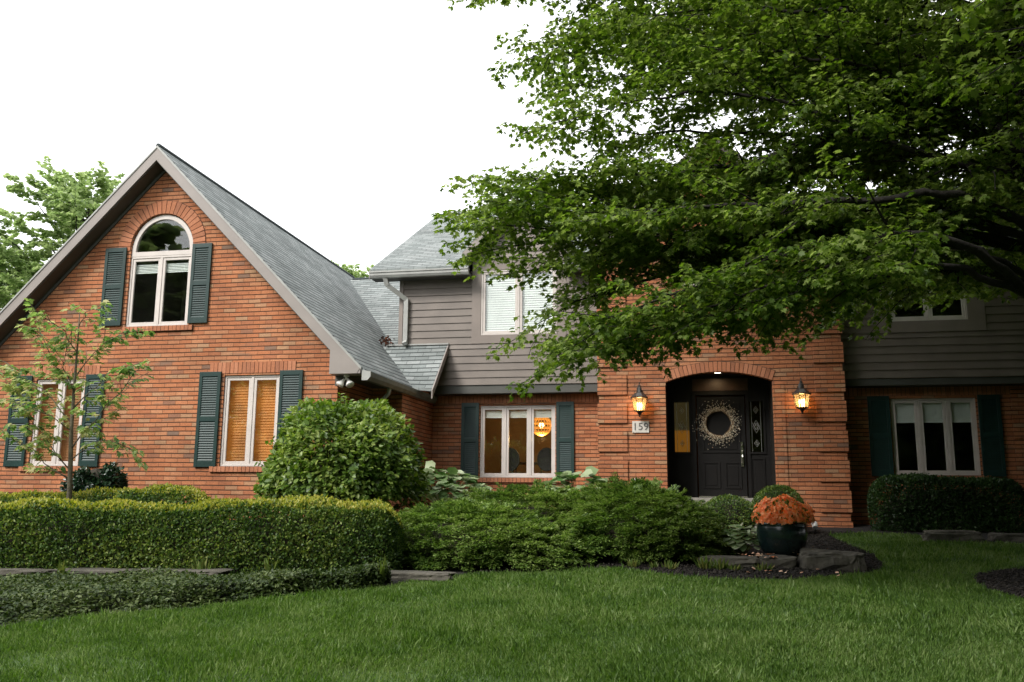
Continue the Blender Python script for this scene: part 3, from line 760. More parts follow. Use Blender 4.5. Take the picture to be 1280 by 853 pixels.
for s in (SLL,SLR):
    frame_bars(b,s[0]-.04,s[1]+.04,SZ[0]-.04,SZ[1]+.04,YD-.025,YD-.001,.04)
    frame_bars(b,s[0]-.0,s[1]+.0,1.66,2.34,YD-.018,YD-.001,.03)
part(b,'door_surround',M['door'])
b=MB(); b.box(.02,1.14,YD-.012,YD-.002,3.72,3.97); part(b,'transom_panel',M['transom'])
b=MB(); b.box(DX0,DX1,YD+.01,YD+.05,DZ0,DZ1)
w=(DX1-DX0)
for xa,xb,za,zb in ((.10,.86,2.44,3.46),(.10,.44,1.72,2.26),(.53,.86,1.72,2.26)):
    frame_bars(b,DX0+xa,DX0+xb,DZ0+za-1.57,DZ0+zb-1.57,YD-.006,YD+.012,.035)
    b.box(DX0+xa+.07,DX0+xb-.07,YD+.0,YD+.012,za+.07,zb-.07)
door=part(b,'front_door',M['door'],bevel=.004)
b=MB(); b.box(.955,1.005,YD-.012,YD+.011,2.16,2.66); b.tube([(.98,YD-.01,2.24),(.98,YD-.06,2.26),(.985,YD-.075,2.36),(.98,YD-.06,2.46),(.98,YD-.01,2.48)],.013,8); b.lathe([(.0,.0),(.03,.0),(.03,.03),(0,.03)],(.98,YD-.02,2.58))
b.build('handle',M['nickel'],door,smooth=False)
b=MB(); b.box(DX0,DX1,YD-.05,YD+.06,1.542,1.57); part(b,'threshold',M['nickel'])
for k,s in enumerate((SLL,SLR)):
    p=MB(); p.box(s[0],s[1],YD+.03,YD+.036,*SZ); sp=part(p,'sidelight',M['leaded'])
    l=MB(); cx=(s[0]+s[1])/2; cz=(SZ[0]+SZ[1])/2
    for x in (s[0]+.05,s[1]-.05): l.box(x-.004,x+.004,YD+.022,YD+.029,*SZ)
    def dia(x,z,r,rz,bv=.035):
        q=[Vector((x,YD+.018,z+rz)),Vector((x+r,YD+.018,z)),Vector((x,YD+.018,z-rz)),Vector((x-r,YD+.018,z))]
        for i in range(4): l.tube([q[i],q[(i+1)%4]],.004,4)
    for dz,r,rz_ in ((.34,.05,.07),(0,.07,.13),(-.34,.05,.07)):
        dia(cx,cz+dz,r,rz_); dia(cx,cz+dz,r*.5,rz_*.5)
    for d in (-.045,0,.045): l.tube([(cx+d-.03,YD+.017,cz+.08),(cx+d+.03,YD+.017,cz-.06)],.006,4)
    l.build('came',M['lead'],sp)
    for dz in (.34,0,-.34):
        pass
    jw=MB()
    for dz in (.34,0,-.34): jw.slab([(cx,YD+.012,cz+dz+.022),(cx+.016,YD+.012,cz+dz),(cx,YD+.012,cz+dz-.022),(cx-.016,YD+.012,cz+dz)],(0,.01,0))
    jw.build('bevelled_glass',M['nickel'],sp)
b=MB(); b.poly([(-.45,YD+.5,2.3),(.02,YD+.5,2.3),(.02,YD+.5,3.6),(-.45,YD+.5,3.6)])
room(-.48,1.55,YD+.08,YD+1.8,1.5,3.9,M['roomwarm'])
b=MB(); blind_slats(b,-.42,-.0,2.46,2.90,YD+.3,.44,.0); part(b,'hall_glow',emit_mat('lit_hall_glow',(.75,.30,.04),.42))  # glowing panel stands in for the lit hall behind the sidelight
b=MB(); blind_slats(b,-.42,-.0,2.90,3.55,YD+.32,.65,.0); part(b,'hall_upper_glow',emit_mat('dim_hall_glow',(.20,.15,.07),.3))  # weaker glowing panel for the duller upper hall, not a real hanging
b=MB(); b.lathe([(0,0),(.065,0),(.08,.012),(0,.012)],(.525,17.93,4.003),24); part(b,'recessed_light',M['downlight'])
def lamp(name,loc,power,c,r=.03,spot=None):
    l=bpy.data.lights.new(name,'SPOT' if spot else 'POINT'); l.energy=power; l.color=c; l.shadow_soft_size=r
    if spot: l.spot_size=math.radians(spot); l.spot_blend=.6
    o=bpy.data.objects.new(name,l); o.location=loc; col.objects.link(o); return o
dl=lamp('downlight_lamp',(.525,18.2,3.97),2.5,(1,.72,.38),.05,140)
dl.rotation_euler=(math.radians(25),0,0)

# ------------------------------------------------------------------ fixtures on the house
def lantern(x,z,label):
    L=empty('wall_lantern',(x,YE-.03,z),label,'lantern','lanterns either side of the arch')
    yc=YE-.20
    b=MB(); b.box(x-.05,x+.05,YE-.035,YE-.012,z+.28,z+.56); b.tube([(x,YE-.04,z+.5),(x,YE-.10,z+.56),(x,yc,z+.56)],.012,8); b.tube([(x,yc,z+.56),(x,yc,z+.48)],.012,8)
    b.build('bracket',M['black'],L)
    b=MB(); b.lathe([(.0,.71),(.012,.69),(.008,.64),(.03,.63),(.03,.60),(.05,.58),(.058,.50),(.065,.49),(.10,.475),(.16,.41),(.185,.395),(.185,.38),(.15,.372)],(x,yc,z),8); b.build('cap',M['pewter'],L)
    b=MB(); b.lathe([(.158,.37),(.112,.13)],(x,yc,z),8)
    g_=b.build('lamp_glass',M['lampglass'],L)
    b=MB()
    for k in range(8):
        t=2*math.pi*(k+.5)/8; b.tube([(x+.160*math.cos(t),yc+.160*math.sin(t),z+.372),(x+.114*math.cos(t),yc+.114*math.sin(t),z+.13)],.005,4)
    b.build('cage',M['black'],L)
    b=MB(); b.lathe([(.118,.132),(.112,.115),(.06,.10),(.035,.07),(.02,.05),(.022,.03),(.0,.0)],(x,yc,z),8); b.build('base',M['black'],L)
    for dx in (-.04,.0,.04):
        b=MB(); b.lathe([(.010,.14),(.010,.20),(.016,.21),(.018,.25),(.008,.29),(0,.30)],(x+dx,yc-.01*abs(dx)*10,z),8); b.build('bulb',M['bulb'],L)
    lamp('lantern_light',(x,yc-.005,z+.255),3.2,(1,.62,.27),.05)
lantern(-1.01,3.09,'black wall lantern with lit glass left of the arch, above the house number')
lantern(2.06,3.12,'black wall lantern with lit glass right of the arch, on plain brick')
# number plaque
pl=MB(); pl.box(-1.17,-.84,YE-.025,YE-.002,2.80,3.03)
pq=pl.build('house_number_plaque',M['plaque'],bevel=.004,label='pale stone plaque with the number 159 under the left lantern',category='house sign')
cu=bpy.data.curves.new('number_text','FONT'); cu.body='159'; cu.size=.205; cu.align_x='CENTER'; cu.align_y='CENTER'; cu.extrude=.004; cu.space_character=1.05
to=bpy.data.objects.new('tmp',cu); col.objects.link(to); bpy.context.view_layer.update()
me=bpy.data.meshes.new_from_object(to.evaluated_get(bpy.context.evaluated_depsgraph_get())); bpy.data.objects.remove(to)
me.materials.clear(); me.materials.append(M['numeral'])
num=bpy.data.objects.new('number',me); num.rotation_euler=(math.pi/2,0,0); col.objects.link(num); num.parent=pq
num.location=Vector((-1.005,YE-.027,2.915))-ORG[pq.name]
# outlet cover
ob=MB(); ob.box(-1.19,-1.04,YE-.03,YE-.002,1.80,1.90)
ou=ob.build('outlet_cover',M['metalgrey'],bevel=.006,label='small grey outdoor socket cover low on the brick left of the arch',category='socket')
ob=MB(); ob.box(-1.165,-1.13,YE-.034,YE-.029,1.825,1.875); ob.box(-1.10,-1.065,YE-.034,YE-.029,1.825,1.875); ob.build('socket',M['black'],ou)
# wreath
W0=(.525,YD-.07,3.04)
wr=empty('wreath',W0,'round wreath of pale berry sprigs hanging on the dark front door','wreath')
b=MB(); R=.275
for k in range(4):
    pts=[(W0[0]+(R+.03*math.sin(5*t+k))*math.cos(t),W0[1]+.02*math.sin(4*t+k*2),W0[2]+(R+.03*math.sin(5*t+k))*math.sin(t)) for t in np.linspace(0,2*math.pi,40)]
    b.tube(pts,.009,5,cap=False)
b.build('vine_ring',M['wreathtwig'],wr)
n=1300; t=RG.uniform(0,2*math.pi,n); rr=R-.02+np.abs(RG.normal(0,.095,n))
sw=t+(rr-R)*1.6
pos=np.stack([W0[0]+rr*np.cos(sw),W0[1]-np.abs(RG.normal(0,.025,n)),W0[2]+rr*np.sin(sw)],1)
OCT=np.array([(.5,0,0),(-.5,0,0),(0,.5,0),(0,-.5,0),(0,0,.5),(0,0,-.5)]); OCF=[(0,2,4),(2,1,4),(1,3,4),(3,0,4),(2,0,5),(1,2,5),(3,1,5),(0,3,5)]
fast_mesh('berry_sprigs',leaves(OCT,pos,rnd(n),rnd(n),RG.uniform(.010,.022,n)),6,OCF,M['wreath'],wr)
# flood light under the wing eave
fl=empty('security_light',(-5.93,14.5,3.62),'white twin floodlight under the eave at the corner of the brick wing','floodlight')
b=MB(); b.lathe([(.05,0),(.05,-.03),(.02,-.04),(.02,-.08)],(-5.93,14.45,3.62),12); b.build('mount',M['floodwhite'],fl)
for sg in (-1,1):
    b=MB(); d=Vector((sg*.5,-.35,-.8)).normalized(); p=Vector((-5.93+sg*.03,14.44,3.55)); b.tube([p,p+d*.05,p+d*.13,p+d*.15],[.02,.032,.075,.07],12); b.build('lamp_head',M['floodwhite'],fl,smooth=True)
# pendant inside the dining room
pc=(-3.38,19.9,3.13)
pd=empty('pendant_lamp',pc,'glowing amber globe pendant seen through the dining room window','lamp')
b=MB(); b.tube([(pc[0],pc[1],3.79),(pc[0],pc[1],pc[2]+.22)],.008,6); b.build('cord',M['black'],pd)
b=MB()
for k in range(9):
    a=math.pi*k/9; rot=Matrix.Rotation(a,3,'Z')
    b.tube([Vector(pc)+rot@Vector((.23*math.cos(t),0,.23*math.sin(t))) for t in np.linspace(0,2*math.pi,25)],.014,5,cap=False)
for z in (-.15,-.05,.05,.15):
    r=math.sqrt(.23**2-z*z); b.tube([Vector(pc)+Vector((r*math.cos(t),r*math.sin(t),z)) for t in np.linspace(0,2*math.pi,25)],.014,5,cap=False)
b.build('globe',M['globe'],pd)
b=MB(); b.lathe([(0,-.07),(.05,-.04),(.06,0),(.04,.05),(0,.07)],pc,12); b.build('bulb',M['globehot'],pd)
lamp('pendant_light',(pc[0],pc[1],pc[2]-.3),26,(1,.62,.25),.1)

def dining_chair(x,y,rz,label):
    t=empty('dining_chair',(x,y,1.55),label,'chair','dining chairs behind the window')
    c,s_=math.cos(rz),math.sin(rz)
    Q=lambda u,v,w:(x+u*c-v*s_,y+u*s_+v*c,1.55+w)
    b=MB(); b.slab([Q(-.22,-.22,.44),Q(.22,-.22,.44),Q(.20,.22,.44),Q(-.20,.22,.44)],(0,0,.05)); b.build('seat',M['chairfabric'],t,bevel=.01)
    for u in (-.19,.19):
        for v in (-.19,.19):
            b=MB(); b.tube([Q(u,v,.44),Q(u*1.05,v*1.1,0)],[.02,.014],6); b.build('leg',M['chairwood'],t)
    b=MB(); b.slab([Q(.21*math.cos(a),-.21,.78+.26*math.sin(a)) for a in np.linspace(0,2*math.pi,22,endpoint=False)],(-.05*-s_,.05*c*-1,0)); 
    b.build('backrest',M['chairfabric'],t,bevel=.01)
    b=MB(); b.tube([Q(-.12,-.22,.46),Q(-.12,-.23,.60)],.015,6); b.tube([Q(.12,-.22,.46),Q(.12,-.23,.60)],.015,6); b.build('back_support',M['chairwood'],t)
M['chairfabric']=plain('chair_fabric',(.03,.028,.025),.8,.2,10); M['chairwood']=plain('chair_wood',(.06,.03,.015),.5,.2,8); M['tablewood']=plain('table_wood',(.12,.06,.028),.35,.25,5)
tb=empty('dining_table',(-3.5,20.2,1.55),'wooden dining table inside the room with the amber pendant','table')
b=MB(); b.box(-4.3,-2.6,19.7,20.7,2.26,2.30); b.build('tabletop',M['tablewood'],tb,bevel=.01)
for x in (-4.2,-2.7):
    for y in (19.8,20.6): b=MB(); b.tube([(x,y,1.55),(x,y,2.26)],.035,8); b.build('leg',M['tablewood'],tb)
dining_chair(-3.95,19.42,0,'dark round backed dining chair left of the other one, inside the window')
dining_chair(-3.15,19.40,.05,'dark round backed dining chair below the amber pendant')

# ------------------------------------------------------------------ planting helpers
def hedge(name,path,width,height,n,size,mat,label,cat,group=None,core=True,round_=.3,lump=.05,tips=None,shape=OVATE,faces=OVATE_F,base=None):
    """clipped hedge along a path of (x,y)"""
    P=np.array(path,float); seg=np.linalg.norm(np.diff(P,axis=0),axis=1); cum=np.concatenate([[0],np.cumsum(seg)]); L=cum[-1]
    cen=P.mean(0); root=empty(name,(cen[0],cen[1],float(gz(0,cen[1]))),label,cat,group)
    def pt(s): return np.stack([np.interp(s,cum,P[:,0]),np.interp(s,cum,P[:,1])],1)
    def tang(s):
        return unit(pt(np.clip(s+.05,0,L))-pt(np.clip(s-.05,0,L)))
    s=RG.uniform(-width*.5,L+width*.5,n); 
    e=np.clip(np.maximum(-s,s-L),0,None)/(width*.5); shrink=np.sqrt(np.clip(1-e**2.4,0,1))
    sc=np.clip(s,0,L); c=pt(sc)+tang(sc)*(s-sc)[:,None]; tg=tang(sc); sd=np.stack([tg[:,1],-tg[:,0]],1)   # towards the viewer
    rc=.13; hw0=width*.5
    Lf=height-rc; La=rc*math.pi/2; Lt=width-2*rc
    per=RG.uniform(0,Lf+2*La+Lt+Lf*.6,n)
    lum=lump*(np.sin(s*2.3+1)*.6+np.sin(s*5.7+per*4)*.4+np.sin(s*11+per*9)*.3)+.022*np.sin(s*23+np.sin(per*17)*2)*np.sin(per*21+np.sin(s*13)*2)
    o=lum-np.abs(RG.normal(0,.035,n))+RG.normal(0,.012,n)
    yy=np.zeros(n); zz=np.zeros(n); ny=np.zeros(n); nz=np.zeros(n)
    q=per<Lf; yy[q]=hw0; zz[q]=per[q]; ny[q]=1
    t=per-Lf; q=(t>=0)&(t<La); a_=t/rc; yy[q]=hw0-rc+rc*np.cos(a_[q]); zz[q]=height-rc+rc*np.sin(a_[q]); ny[q]=np.cos(a_[q]); nz[q]=np.sin(a_[q])
    t=t-La; q=(t>=0)&(t<Lt); yy[q]=hw0-rc-t[q]; zz[q]=height; nz[q]=1
    t=t-Lt; q=(t>=0)&(t<La); a_=t/rc; yy[q]=-hw0+rc-rc*np.sin(a_[q]); zz[q]=height-rc+rc*np.cos(a_[q]); ny[q]=-np.sin(a_[q]); nz[q]=np.cos(a_[q])
    t=t-La; q=t>=0; yy[q]=-hw0; zz[q]=height-rc-t[q]; ny[q]=-1
    yy=(yy+ny*o)*shrink; zz=(zz+nz*o)*(.5+.5*shrink)
    belly=1-.10*np.clip(1-zz/height*2.2,0,1)          # a little narrower at the foot
    yy=yy*belly; cz=nz
    pos=np.stack([c[:,0]+sd[:,0]*yy,c[:,1]+sd[:,1]*yy,gz(0,c[:,1])+np.maximum(zz,.02)],1)
    nr=np.stack([sd[:,0]*ny,sd[:,1]*ny,nz+.15],1)
    nr[:,:2]+=tg*(np.sign(s-sc)*e)[:,None]
    nr=unit(nr); al=unit(nr*.6+rnd(n,.7)+np.array([0,0,.45]))
    pl_=unit(nr+rnd(n,.6)+np.array([0,0,.3]))
    fast_mesh('foliage',leaves(shape,pos,al,pl_,RG.uniform(.7,1.3,n)*size),len(shape),faces,mat,root)
    if tips is not None:
        k=np.where((cz>.55)&(RG.random(n)<.65*cz))[0]
        fast_mesh('new_growth',leaves(shape,pos[k]+np.array([0,0,.015]),unit(rnd(len(k),.5)+np.array([0,0,1.1])),rnd(len(k)),RG.uniform(.8,1.5,len(k))*size),len(shape),faces,tips,root)
    b=MB(); q=[]
    m_=max(4,int(L/.4)); ss=np.linspace(-width*.3,L+width*.3,m_)
    sc=np.clip(ss,0,L); cc=pt(sc)+tang(sc)*(ss-sc)[:,None]; tt=tang(sc); 
    for i in range(m_):
        f=.78 if 0<i<m_-1 else .4
        ring_=[]
        for u,v in ((-1,.0),(-1,.7),(-.75,.88),(.75,.88),(1,.7),(1,.0)):
            x=cc[i,0]+tt[i,1]*u*width*.5*f*.92; y=cc[i,1]-tt[i,0]*u*width*.5*f*.92
            ring_.append((x,y,float(gz(0,y))+v*height*(f+.10)))
        q.append(ring_)
    for i in range(m_-1):
        for k in range(5): b.poly([q[i][k],q[i+1][k],q[i+1][k+1],q[i][k+1]])
    b.poly(q[0]); b.poly(q[-1][::-1])
    b.build('twigs',M['twig'],root)
    return root
def mound(name,c,r,n,size,mat,label,cat,group=None,shape=OVATE,faces=OVATE_F,lump=.1,droop=.2,core=.82,inset=.1,flat=0,lobes=6,seed=0):
    """rounded shrub: ellipsoid centre c=(x,y,zbase), radii r=(rx,ry,height)"""
    rg=np.random.default_rng(seed+5)
    root=empty(name,(c[0],c[1],c[2]),label,cat,group)
    d=unit(rg.normal(0,1,(n,3))); d[:,2]=np.abs(d[:,2])*1.0-.25*rg.random(n); d=unit(d)
    lb=unit(rg.normal(0,1,(lobes,3))+np.array([0,-.3,.3]))
    md=np.max(d@lb.T,axis=1); lum=1+lump*(np.exp(-(1-md)/.06)-.55)
    ins=1-np.abs(rg.normal(0,inset,n))
    H_=r[2]
    pos=np.stack([c[0]+d[:,0]*r[0]*lum*ins,c[1]+d[:,1]*r[1]*lum*ins,c[2]+H_*.42+d[:,2]*H_*.58*lum*ins],1)
    pos[:,2]=np.maximum(pos[:,2],c[2]+.02)
    al=unit(d*.8+rg.normal(0,.55,(n,3))+np.array([0,0,-droop])); nr=unit(d+np.array([0,0,.7])+rg.normal(0,.45,(n,3)))
    fast_mesh('foliage',leaves(shape,pos,al,nr,rg.uniform(.65,1.25,n)*size),len(shape),faces,mat,root)
    if core:
        b=MB(); prof=[(.02,.0)]+[(r[0]*core*math.cos(a),H_*.42+H_*.58*core*math.sin(a)) for a in np.linspace(-.6,1.5,9)]+[(0,H_*(.42+.58*core))]
        b.lathe(prof,c,14,sy=r[1]/r[0]); b.build('twigs',M['twig'],root,smooth=True)
    return root
def spray_mound(name,c,r,n,mat,label,cat,group,seed,nd=.042,per=62):
    """spreading yew: flat feathery sprays over a low mound"""
    rg=np.random.default_rng(seed)
    root=empty(name,c,label,cat,group)
    d=unit(rg.normal(0,1,(n,3))); d[:,2]=np.abs(d[:,2]); d[:,1]-=.3; d=unit(d)
    lb=unit(rg.normal(0,1,(9,3))*np.array([1,1,.5])+np.array([0,-.4,.35])); md=np.max(d@lb.T,axis=1); lum=1+.16*(np.exp(-(1-md)/.1)-.5)
    ins=1.04-.3*rg.random(n)**1.6
    pc=np.stack([c[0]+d[:,0]*r[0]*lum*ins,c[1]+d[:,1]*r[1]*lum*ins,c[2]+.04+np.abs(d[:,2])*r[2]*lum*ins],1)
    out=unit(np.stack([d[:,0]+rg.normal(0,.25,n),d[:,1]+rg.normal(0,.25,n)-.1,-.12+.35*d[:,2]+rg.normal(0,.1,n)],1))   # the way each pad reaches
    side=unit(np.cross(out,np.array([0,0,1.]))); up=np.cross(side,out); up*=np.sign(up[:,2:3])
    L_=rg.uniform(.10,.22,n); W_=L_*rg.uniform(.45,.75,n)
    k=np.repeat(np.arange(n),per); m_=len(k)
    u=np.sqrt(rg.random(m_)); w=rg.uniform(-1,1,m_)*(1-.55*u)
    P=pc[k]+out[k]*(u*L_[k])[:,None]+side[k]*(w*W_[k])[:,None]+up[k]*(rg.normal(.0,.012,m_)-.22*L_[k]*u*u)[:,None]
    A=out[k]*(.7+.3*u[:,None])+side[k]*(w*1.4)[:,None]+up[k]*rg.uniform(-.1,.4,m_)[:,None]+rg.normal(0,.22,(m_,3))
    U=up[k]+rg.normal(0,.28,(m_,3))
    S=nd*rg.uniform(.7,1.35,m_)
    fast_mesh('foliage',leaves(LONG,P,A,U,S,1.9),4,LONG_F,mat,root)
    b=MB(); prof=[(r[0]*.74*math.cos(a),r[2]*.74*math.sin(a)) for a in np.linspace(0,1.5,8)]+[(0,r[2]*.74)]
    b.lathe(prof,c,18,sy=r[1]/r[0]); b.build('twigs',M['twig'],root,smooth=True)
    return root
def rosette(name,c,r,n,size,mat,label,cat,group=None,seed=1,wid=1.5,h=.35):
    """hosta: broad arching leaves from one crown"""
    rg=np.random.default_rng(seed); root=empty(name,c,label,cat,group)
    a=rg.uniform(0,2*math.pi,n); q=np.sqrt(rg.random(n))
    pos=np.stack([c[0]+np.cos(a)*q*r*.85,c[1]+np.sin(a)*q*r*.6,c[2]+h*(1-.55*q*q)*rg.uniform(.8,1.1,n)],1)
    al=np.stack([np.cos(a),np.sin(a),.35-.75*q+rg.normal(0,.15,n)],1)+rg.normal(0,.2,(n,3))
    nr=np.stack([np.cos(a)*.4,np.sin(a)*.4,np.ones(n)],1)+rg.normal(0,.25,(n,3))
    fast_mesh('foliage',leaves(OVATE,pos,al,nr,rg.uniform(.7,1.2,n)*size,wid),6,OVATE_F,mat,root)
    b=MB()
    for i in range(min(n,26)): b.tube([(c[0],c[1],c[2]),tuple((np.array(c)+pos[i])/2+np.array([0,0,.06])),tuple(pos[i])],.006,4)
    b.build('stem',M['perennial'],root)
    return root

G=lambda y: float(gz(0,y))
# front hedge (clipped, running obliquely) and the pieces behind it
hedge('clipped_hedge',[(-10.6,9.15),(-8.0,9.62),(-5.75,10.12),(-4.02,10.70)],.85,.84,95000,.036,M['box'],'long clipped box hedge with yellow green tips behind the ivy strip','hedge','clipped hedges',tips=M['boxtip'],round_=.35)
hedge('clipped_hedge',[(-11.6,11.9),(-7.9,12.2)],.7,.84,18000,.036,M['box'],'clipped hedge behind the long front hedge, by the thin young tree','hedge','clipped hedges',tips=M['boxtip'])
hedge('clipped_hedge',[(-7.62,11.25),(-6.95,11.35)],.75,.93,13000,.036,M['box'],'short rounded hedge block poking up behind the long hedge, left of the big round bush','hedge','clipped hedges',tips=M['boxtip'])
mound('evergreen_shrub',(-10.15,13.7,G(13.7)),(.48,.48,1.32),6500,.075,M['dark'],'small dark glossy evergreen shrub against the brick under the left window','shrub',lump=.5,inset=.18,seed=3,lobes=16)
RB=mound('round_bush',(-5.3,12.9,G(12.9)),(1.24,1.15,2.30),15000,.095,M['bush'],'big round leafy bush in front of the wing corner','bush',lump=.2,droop=.35,core=.5,inset=.17,seed=4,lobes=44)
sh=MB(); P_=[];A_=[];N_=[]
rgb=np.random.default_rng(77)
for i in range(150):
    d=unit(rgb.normal(0,1,3)*np.array([1,1,.9])+np.array([0,-.25,.45])); p0=np.array([-5.3,12.9,G(12.9)+.97])+d*np.array([1.1,1.0,1.2])*.92
    v=unit(d*.8+np.array([0,0,.55])+rgb.normal(0,.25,3)); L=rgb.uniform(.12,.32); sh.tube([tuple(p0-v*.3),tuple(p0+v*L)],[.006,.003],4)
    for t in np.linspace(.1,1,7):
        for sg in (-1,1):
            q=unit(np.cross(v,rgb.normal(0,1,3))); P_.append(p0+v*L*t); A_.append(q*sg+v*.5+np.array([0,0,-.2])); N_.append(v+rgb.normal(0,.4,3))
for i in range(26):
    a=rgb.uniform(0,6.28); sh.tube([(-5.3+.12*math.cos(a),12.9+.12*math.sin(a),G(12.9)),(-5.3+.6*math.cos(a),12.9+.6*math.sin(a),G(12.9)+.8),(-5.3+1.0*math.cos(a),12.9+1.0*math.sin(a),G(12.9)+rgb.uniform(1.0,1.7))],[.02,.014,.006],5)
sh.build('shoots',M['twig'],RB)
fast_mesh('shoot_leaves',leaves(OVATE,np.array(P_),np.array(A_),np.array(N_),rgb.uniform(.06,.10,len(P_))),6,OVATE_F,M['bush'],RB)
# spreading yews
YG='spreading yews in front of the house'
spray_mound('yew_shrub',(-3.1,11.95,G(11.9)),(1.6,1.0,.70),1500,M['yew'],'low feathery yew that spills onto the lawn edge below the dining window','yew',YG,21)
spray_mound('yew_shrub',(-2.55,13.5,G(13.5)),(1.9,1.15,.86),1500,M['yew'],'yew behind the low spilling one, under the dining room window','yew',YG,22)
spray_mound('yew_shrub',(-.82,13.35,G(13.3)),(1.3,1.5,.90),2000,M['yew'],'dark feathery yew in front of the door, left of the flower pot','yew',YG,23)
mound('boxwood_ball',(.55,15.2,G(15.2)),(.52,.5,.72),7000,.034,M['box'],'round clipped box bush in front of the doorstep','bush','clipped box balls',lump=.04,inset=.05,seed=6)
mound('boxwood_ball',(1.42,16.1,G(16.1)),(.47,.45,.86),7000,.034,M['box'],'round clipped box bush behind the orange flower pot','bush','clipped box balls',lump=.04,inset=.05,seed=7)
# hostas
HG='variegated hostas'
rosette('hosta',(-4.25,14.9,G(14.9)+.38),1.0,190,.24,M['hosta'],'pale edged hosta between the round bush and the dining window','hosta',HG,1,h=.72)
rosette('hosta',(-2.05,15.6,G(15.6)+.42),.72,120,.24,M['hosta'],'pale hosta rising behind the yews under the right shutter','hosta',HG,2,h=.62)
rosette('hosta',(.62,12.9,G(13.0)),.36,130,.15,M['hostapale'],'small green and white hosta beside the dark flower pot','hosta',HG,3,h=.40)
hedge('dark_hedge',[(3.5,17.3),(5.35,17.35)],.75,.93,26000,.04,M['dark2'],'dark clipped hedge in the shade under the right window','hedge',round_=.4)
# ivy ground cover strip
def strip_cover():
    lo=np.array([(-9.0,5.35),(-6.0,7.08),(-4.81,8.18),(-3.9,9.15),(-3.45,9.66)]); n=60000
    x=RG.uniform(-8.6,-3.45,n); y0=np.interp(x,lo[:,0],lo[:,1]); y1=np.interp(x,[-8.6,-5.7,-3.45],[9.05,9.45,9.98])
    y0=y0+.06*np.sin(x*9)+.05*np.sin(x*23+1)+RG.normal(0,.03,n); f=RG.random(n); y=y0+(y1-y0)*f
    hgt=.17*np.clip(np.minimum(f,1-f)*6,.15,1)*(1+.3*np.sin(x*4)*np.sin(y*5))
    pos=np.stack([x,y,gz(x,y)+hgt*RG.uniform(.35,1.1,n)],1)
    al=rnd(n,1)*np.array([1,1,.5])+np.array([0,-.3,-.1]); nr=rnd(n,.45)+np.array([0,-.2,1])
    fast_mesh('ivy_ground_cover',leaves(OVATE,pos,al,nr,RG.uniform(.03,.058,n),.95),6,OVATE_F,M['ivy'],origin=(-6,8,.45),kind='stuff',label='glossy dark ivy strip between lawn and long hedge',category='ground cover')
strip_cover()
# stones
def rock(c,s,seed,label,name='edging_stone',cat='stone',group='edging stones',rz=0,flat=False,sub=10):
    rg=np.random.default_rng(seed); b=MB(); n=sub; th=1.0
    # rounded box: superellipsoid with noise
    vs=[]
    nu,nv=44,24
    ph=rg.uniform(0,6,8)
    for j in range(nv+1):
        v=-math.pi/2+math.pi*j/nv
        for i in range(nu):
            u=2*math.pi*i/nu; e=.32
            f=lambda w:math.copysign(abs(w)**e,w)
            p=np.array([f(math.cos(v))*f(math.cos(u)),f(math.cos(v))*f(math.sin(u)),f(math.sin(v))])
            k=1+.16*mnoise.noise(Vector(p)*1.1+Vector((ph[0],ph[1],ph[2])))+.12*mnoise.noise(Vector(p)*2.7+Vector((ph[3],ph[1],ph[2])))+.07*mnoise.noise(Vector(p)*6+Vector((ph[3],ph[4],ph[2])))
            q=p*k*np.array(s)/2
            x=q[0]*math.cos(rz)-q[1]*math.sin(rz); y=q[0]*math.sin(rz)+q[1]*math.cos(rz)
            vs.append((c[0]+x,c[1]+y,c[2]+q[2]))
    b.v=vs
    for j in range(nv):
        for i in range(nu):
            b.f.append((j*nu+i,j*nu+(i+1)%nu,(j+1)*nu+(i+1)%nu,(j+1)*nu+i)); b.mi.append(0)
    return b.build(name,M['stone'],origin=(c[0],c[1],c[2]-s[2]/2),label=label,category=cat,group=group)
rock((1.66,12.0,G(12)+.08),(.74,.56,.29),1,'largest rough boulder at the right end of the bed, beside the flower pot')
rock((1.02,12.02,G(12)+.055),(.44,.42,.19),2,'mossy rock directly below the flower pot')
rock((.42,12.0,G(12)+.07),(.72,.35,.13),3,'thin flat slab under the small hosta, left of the pot')
rock((4.05,15.62,G(15.6)+.06),(.9,.36,.22),4,'low rough stone in front of the dark shaded hedge')
rock((4.95,15.75,G(15.7)+.05),(.6,.35,.16),5,'small flat stone furthest right, below the dark hedge')
for i,(x0,x1,lab) in enumerate(((-8.9,-7.35,'pale flat edging slab furthest left between ivy and hedge'),(-7.3,-6.35,'flat edging slab between ivy and hedge, below the young tree'),(-6.3,-5.3,'flat edging slab between ivy and hedge, right of the one below the young tree'))):
    xm=(x0+x1)/2; y=np.interp(xm,[-8.9,-5.3],[9.02,9.52]); rock((xm,float(y),G(float(y))+.12),(x1-x0,.36,.09),10+i,lab,rz=.14)
rock((-3.3,10.28,G(10.2)+.045),(1.0,.3,.10),16,'flat edging slab at the right end of the long hedge, on the lawn edge')
# mulch chips
n=26000; x=RG.uniform(-2.6,2.6,n); y=RG.uniform(10.6,16.6,n); k=inside(x,y,bed); x=x[k]; y=y[k]
n2=9000; a=RG.uniform(0,2*math.pi,n2); q=np.sqrt(RG.random(n2))*ISL_R*.98; x=np.concatenate([x,ISL_C[0]+q*np.cos(a)]); y=np.concatenate([y,ISL_C[1]+q*np.sin(a)]); n=len(x)
pos=np.stack([x,y,gz(x,y)+RG.uniform(.012,.04,n)],1)
fast_mesh('mulch_chips',leaves(OCT*np.array([.5,1,.35]),pos,rnd(n)*np.array([1,1,.3]),rnd(n,.4)+np.array([0,0,1]),RG.uniform(.025,.06,n)),6,OCF,M['chip'],origin=(0,12,.7),kind='stuff',label='loose dark mulch chips in the beds',category='mulch')
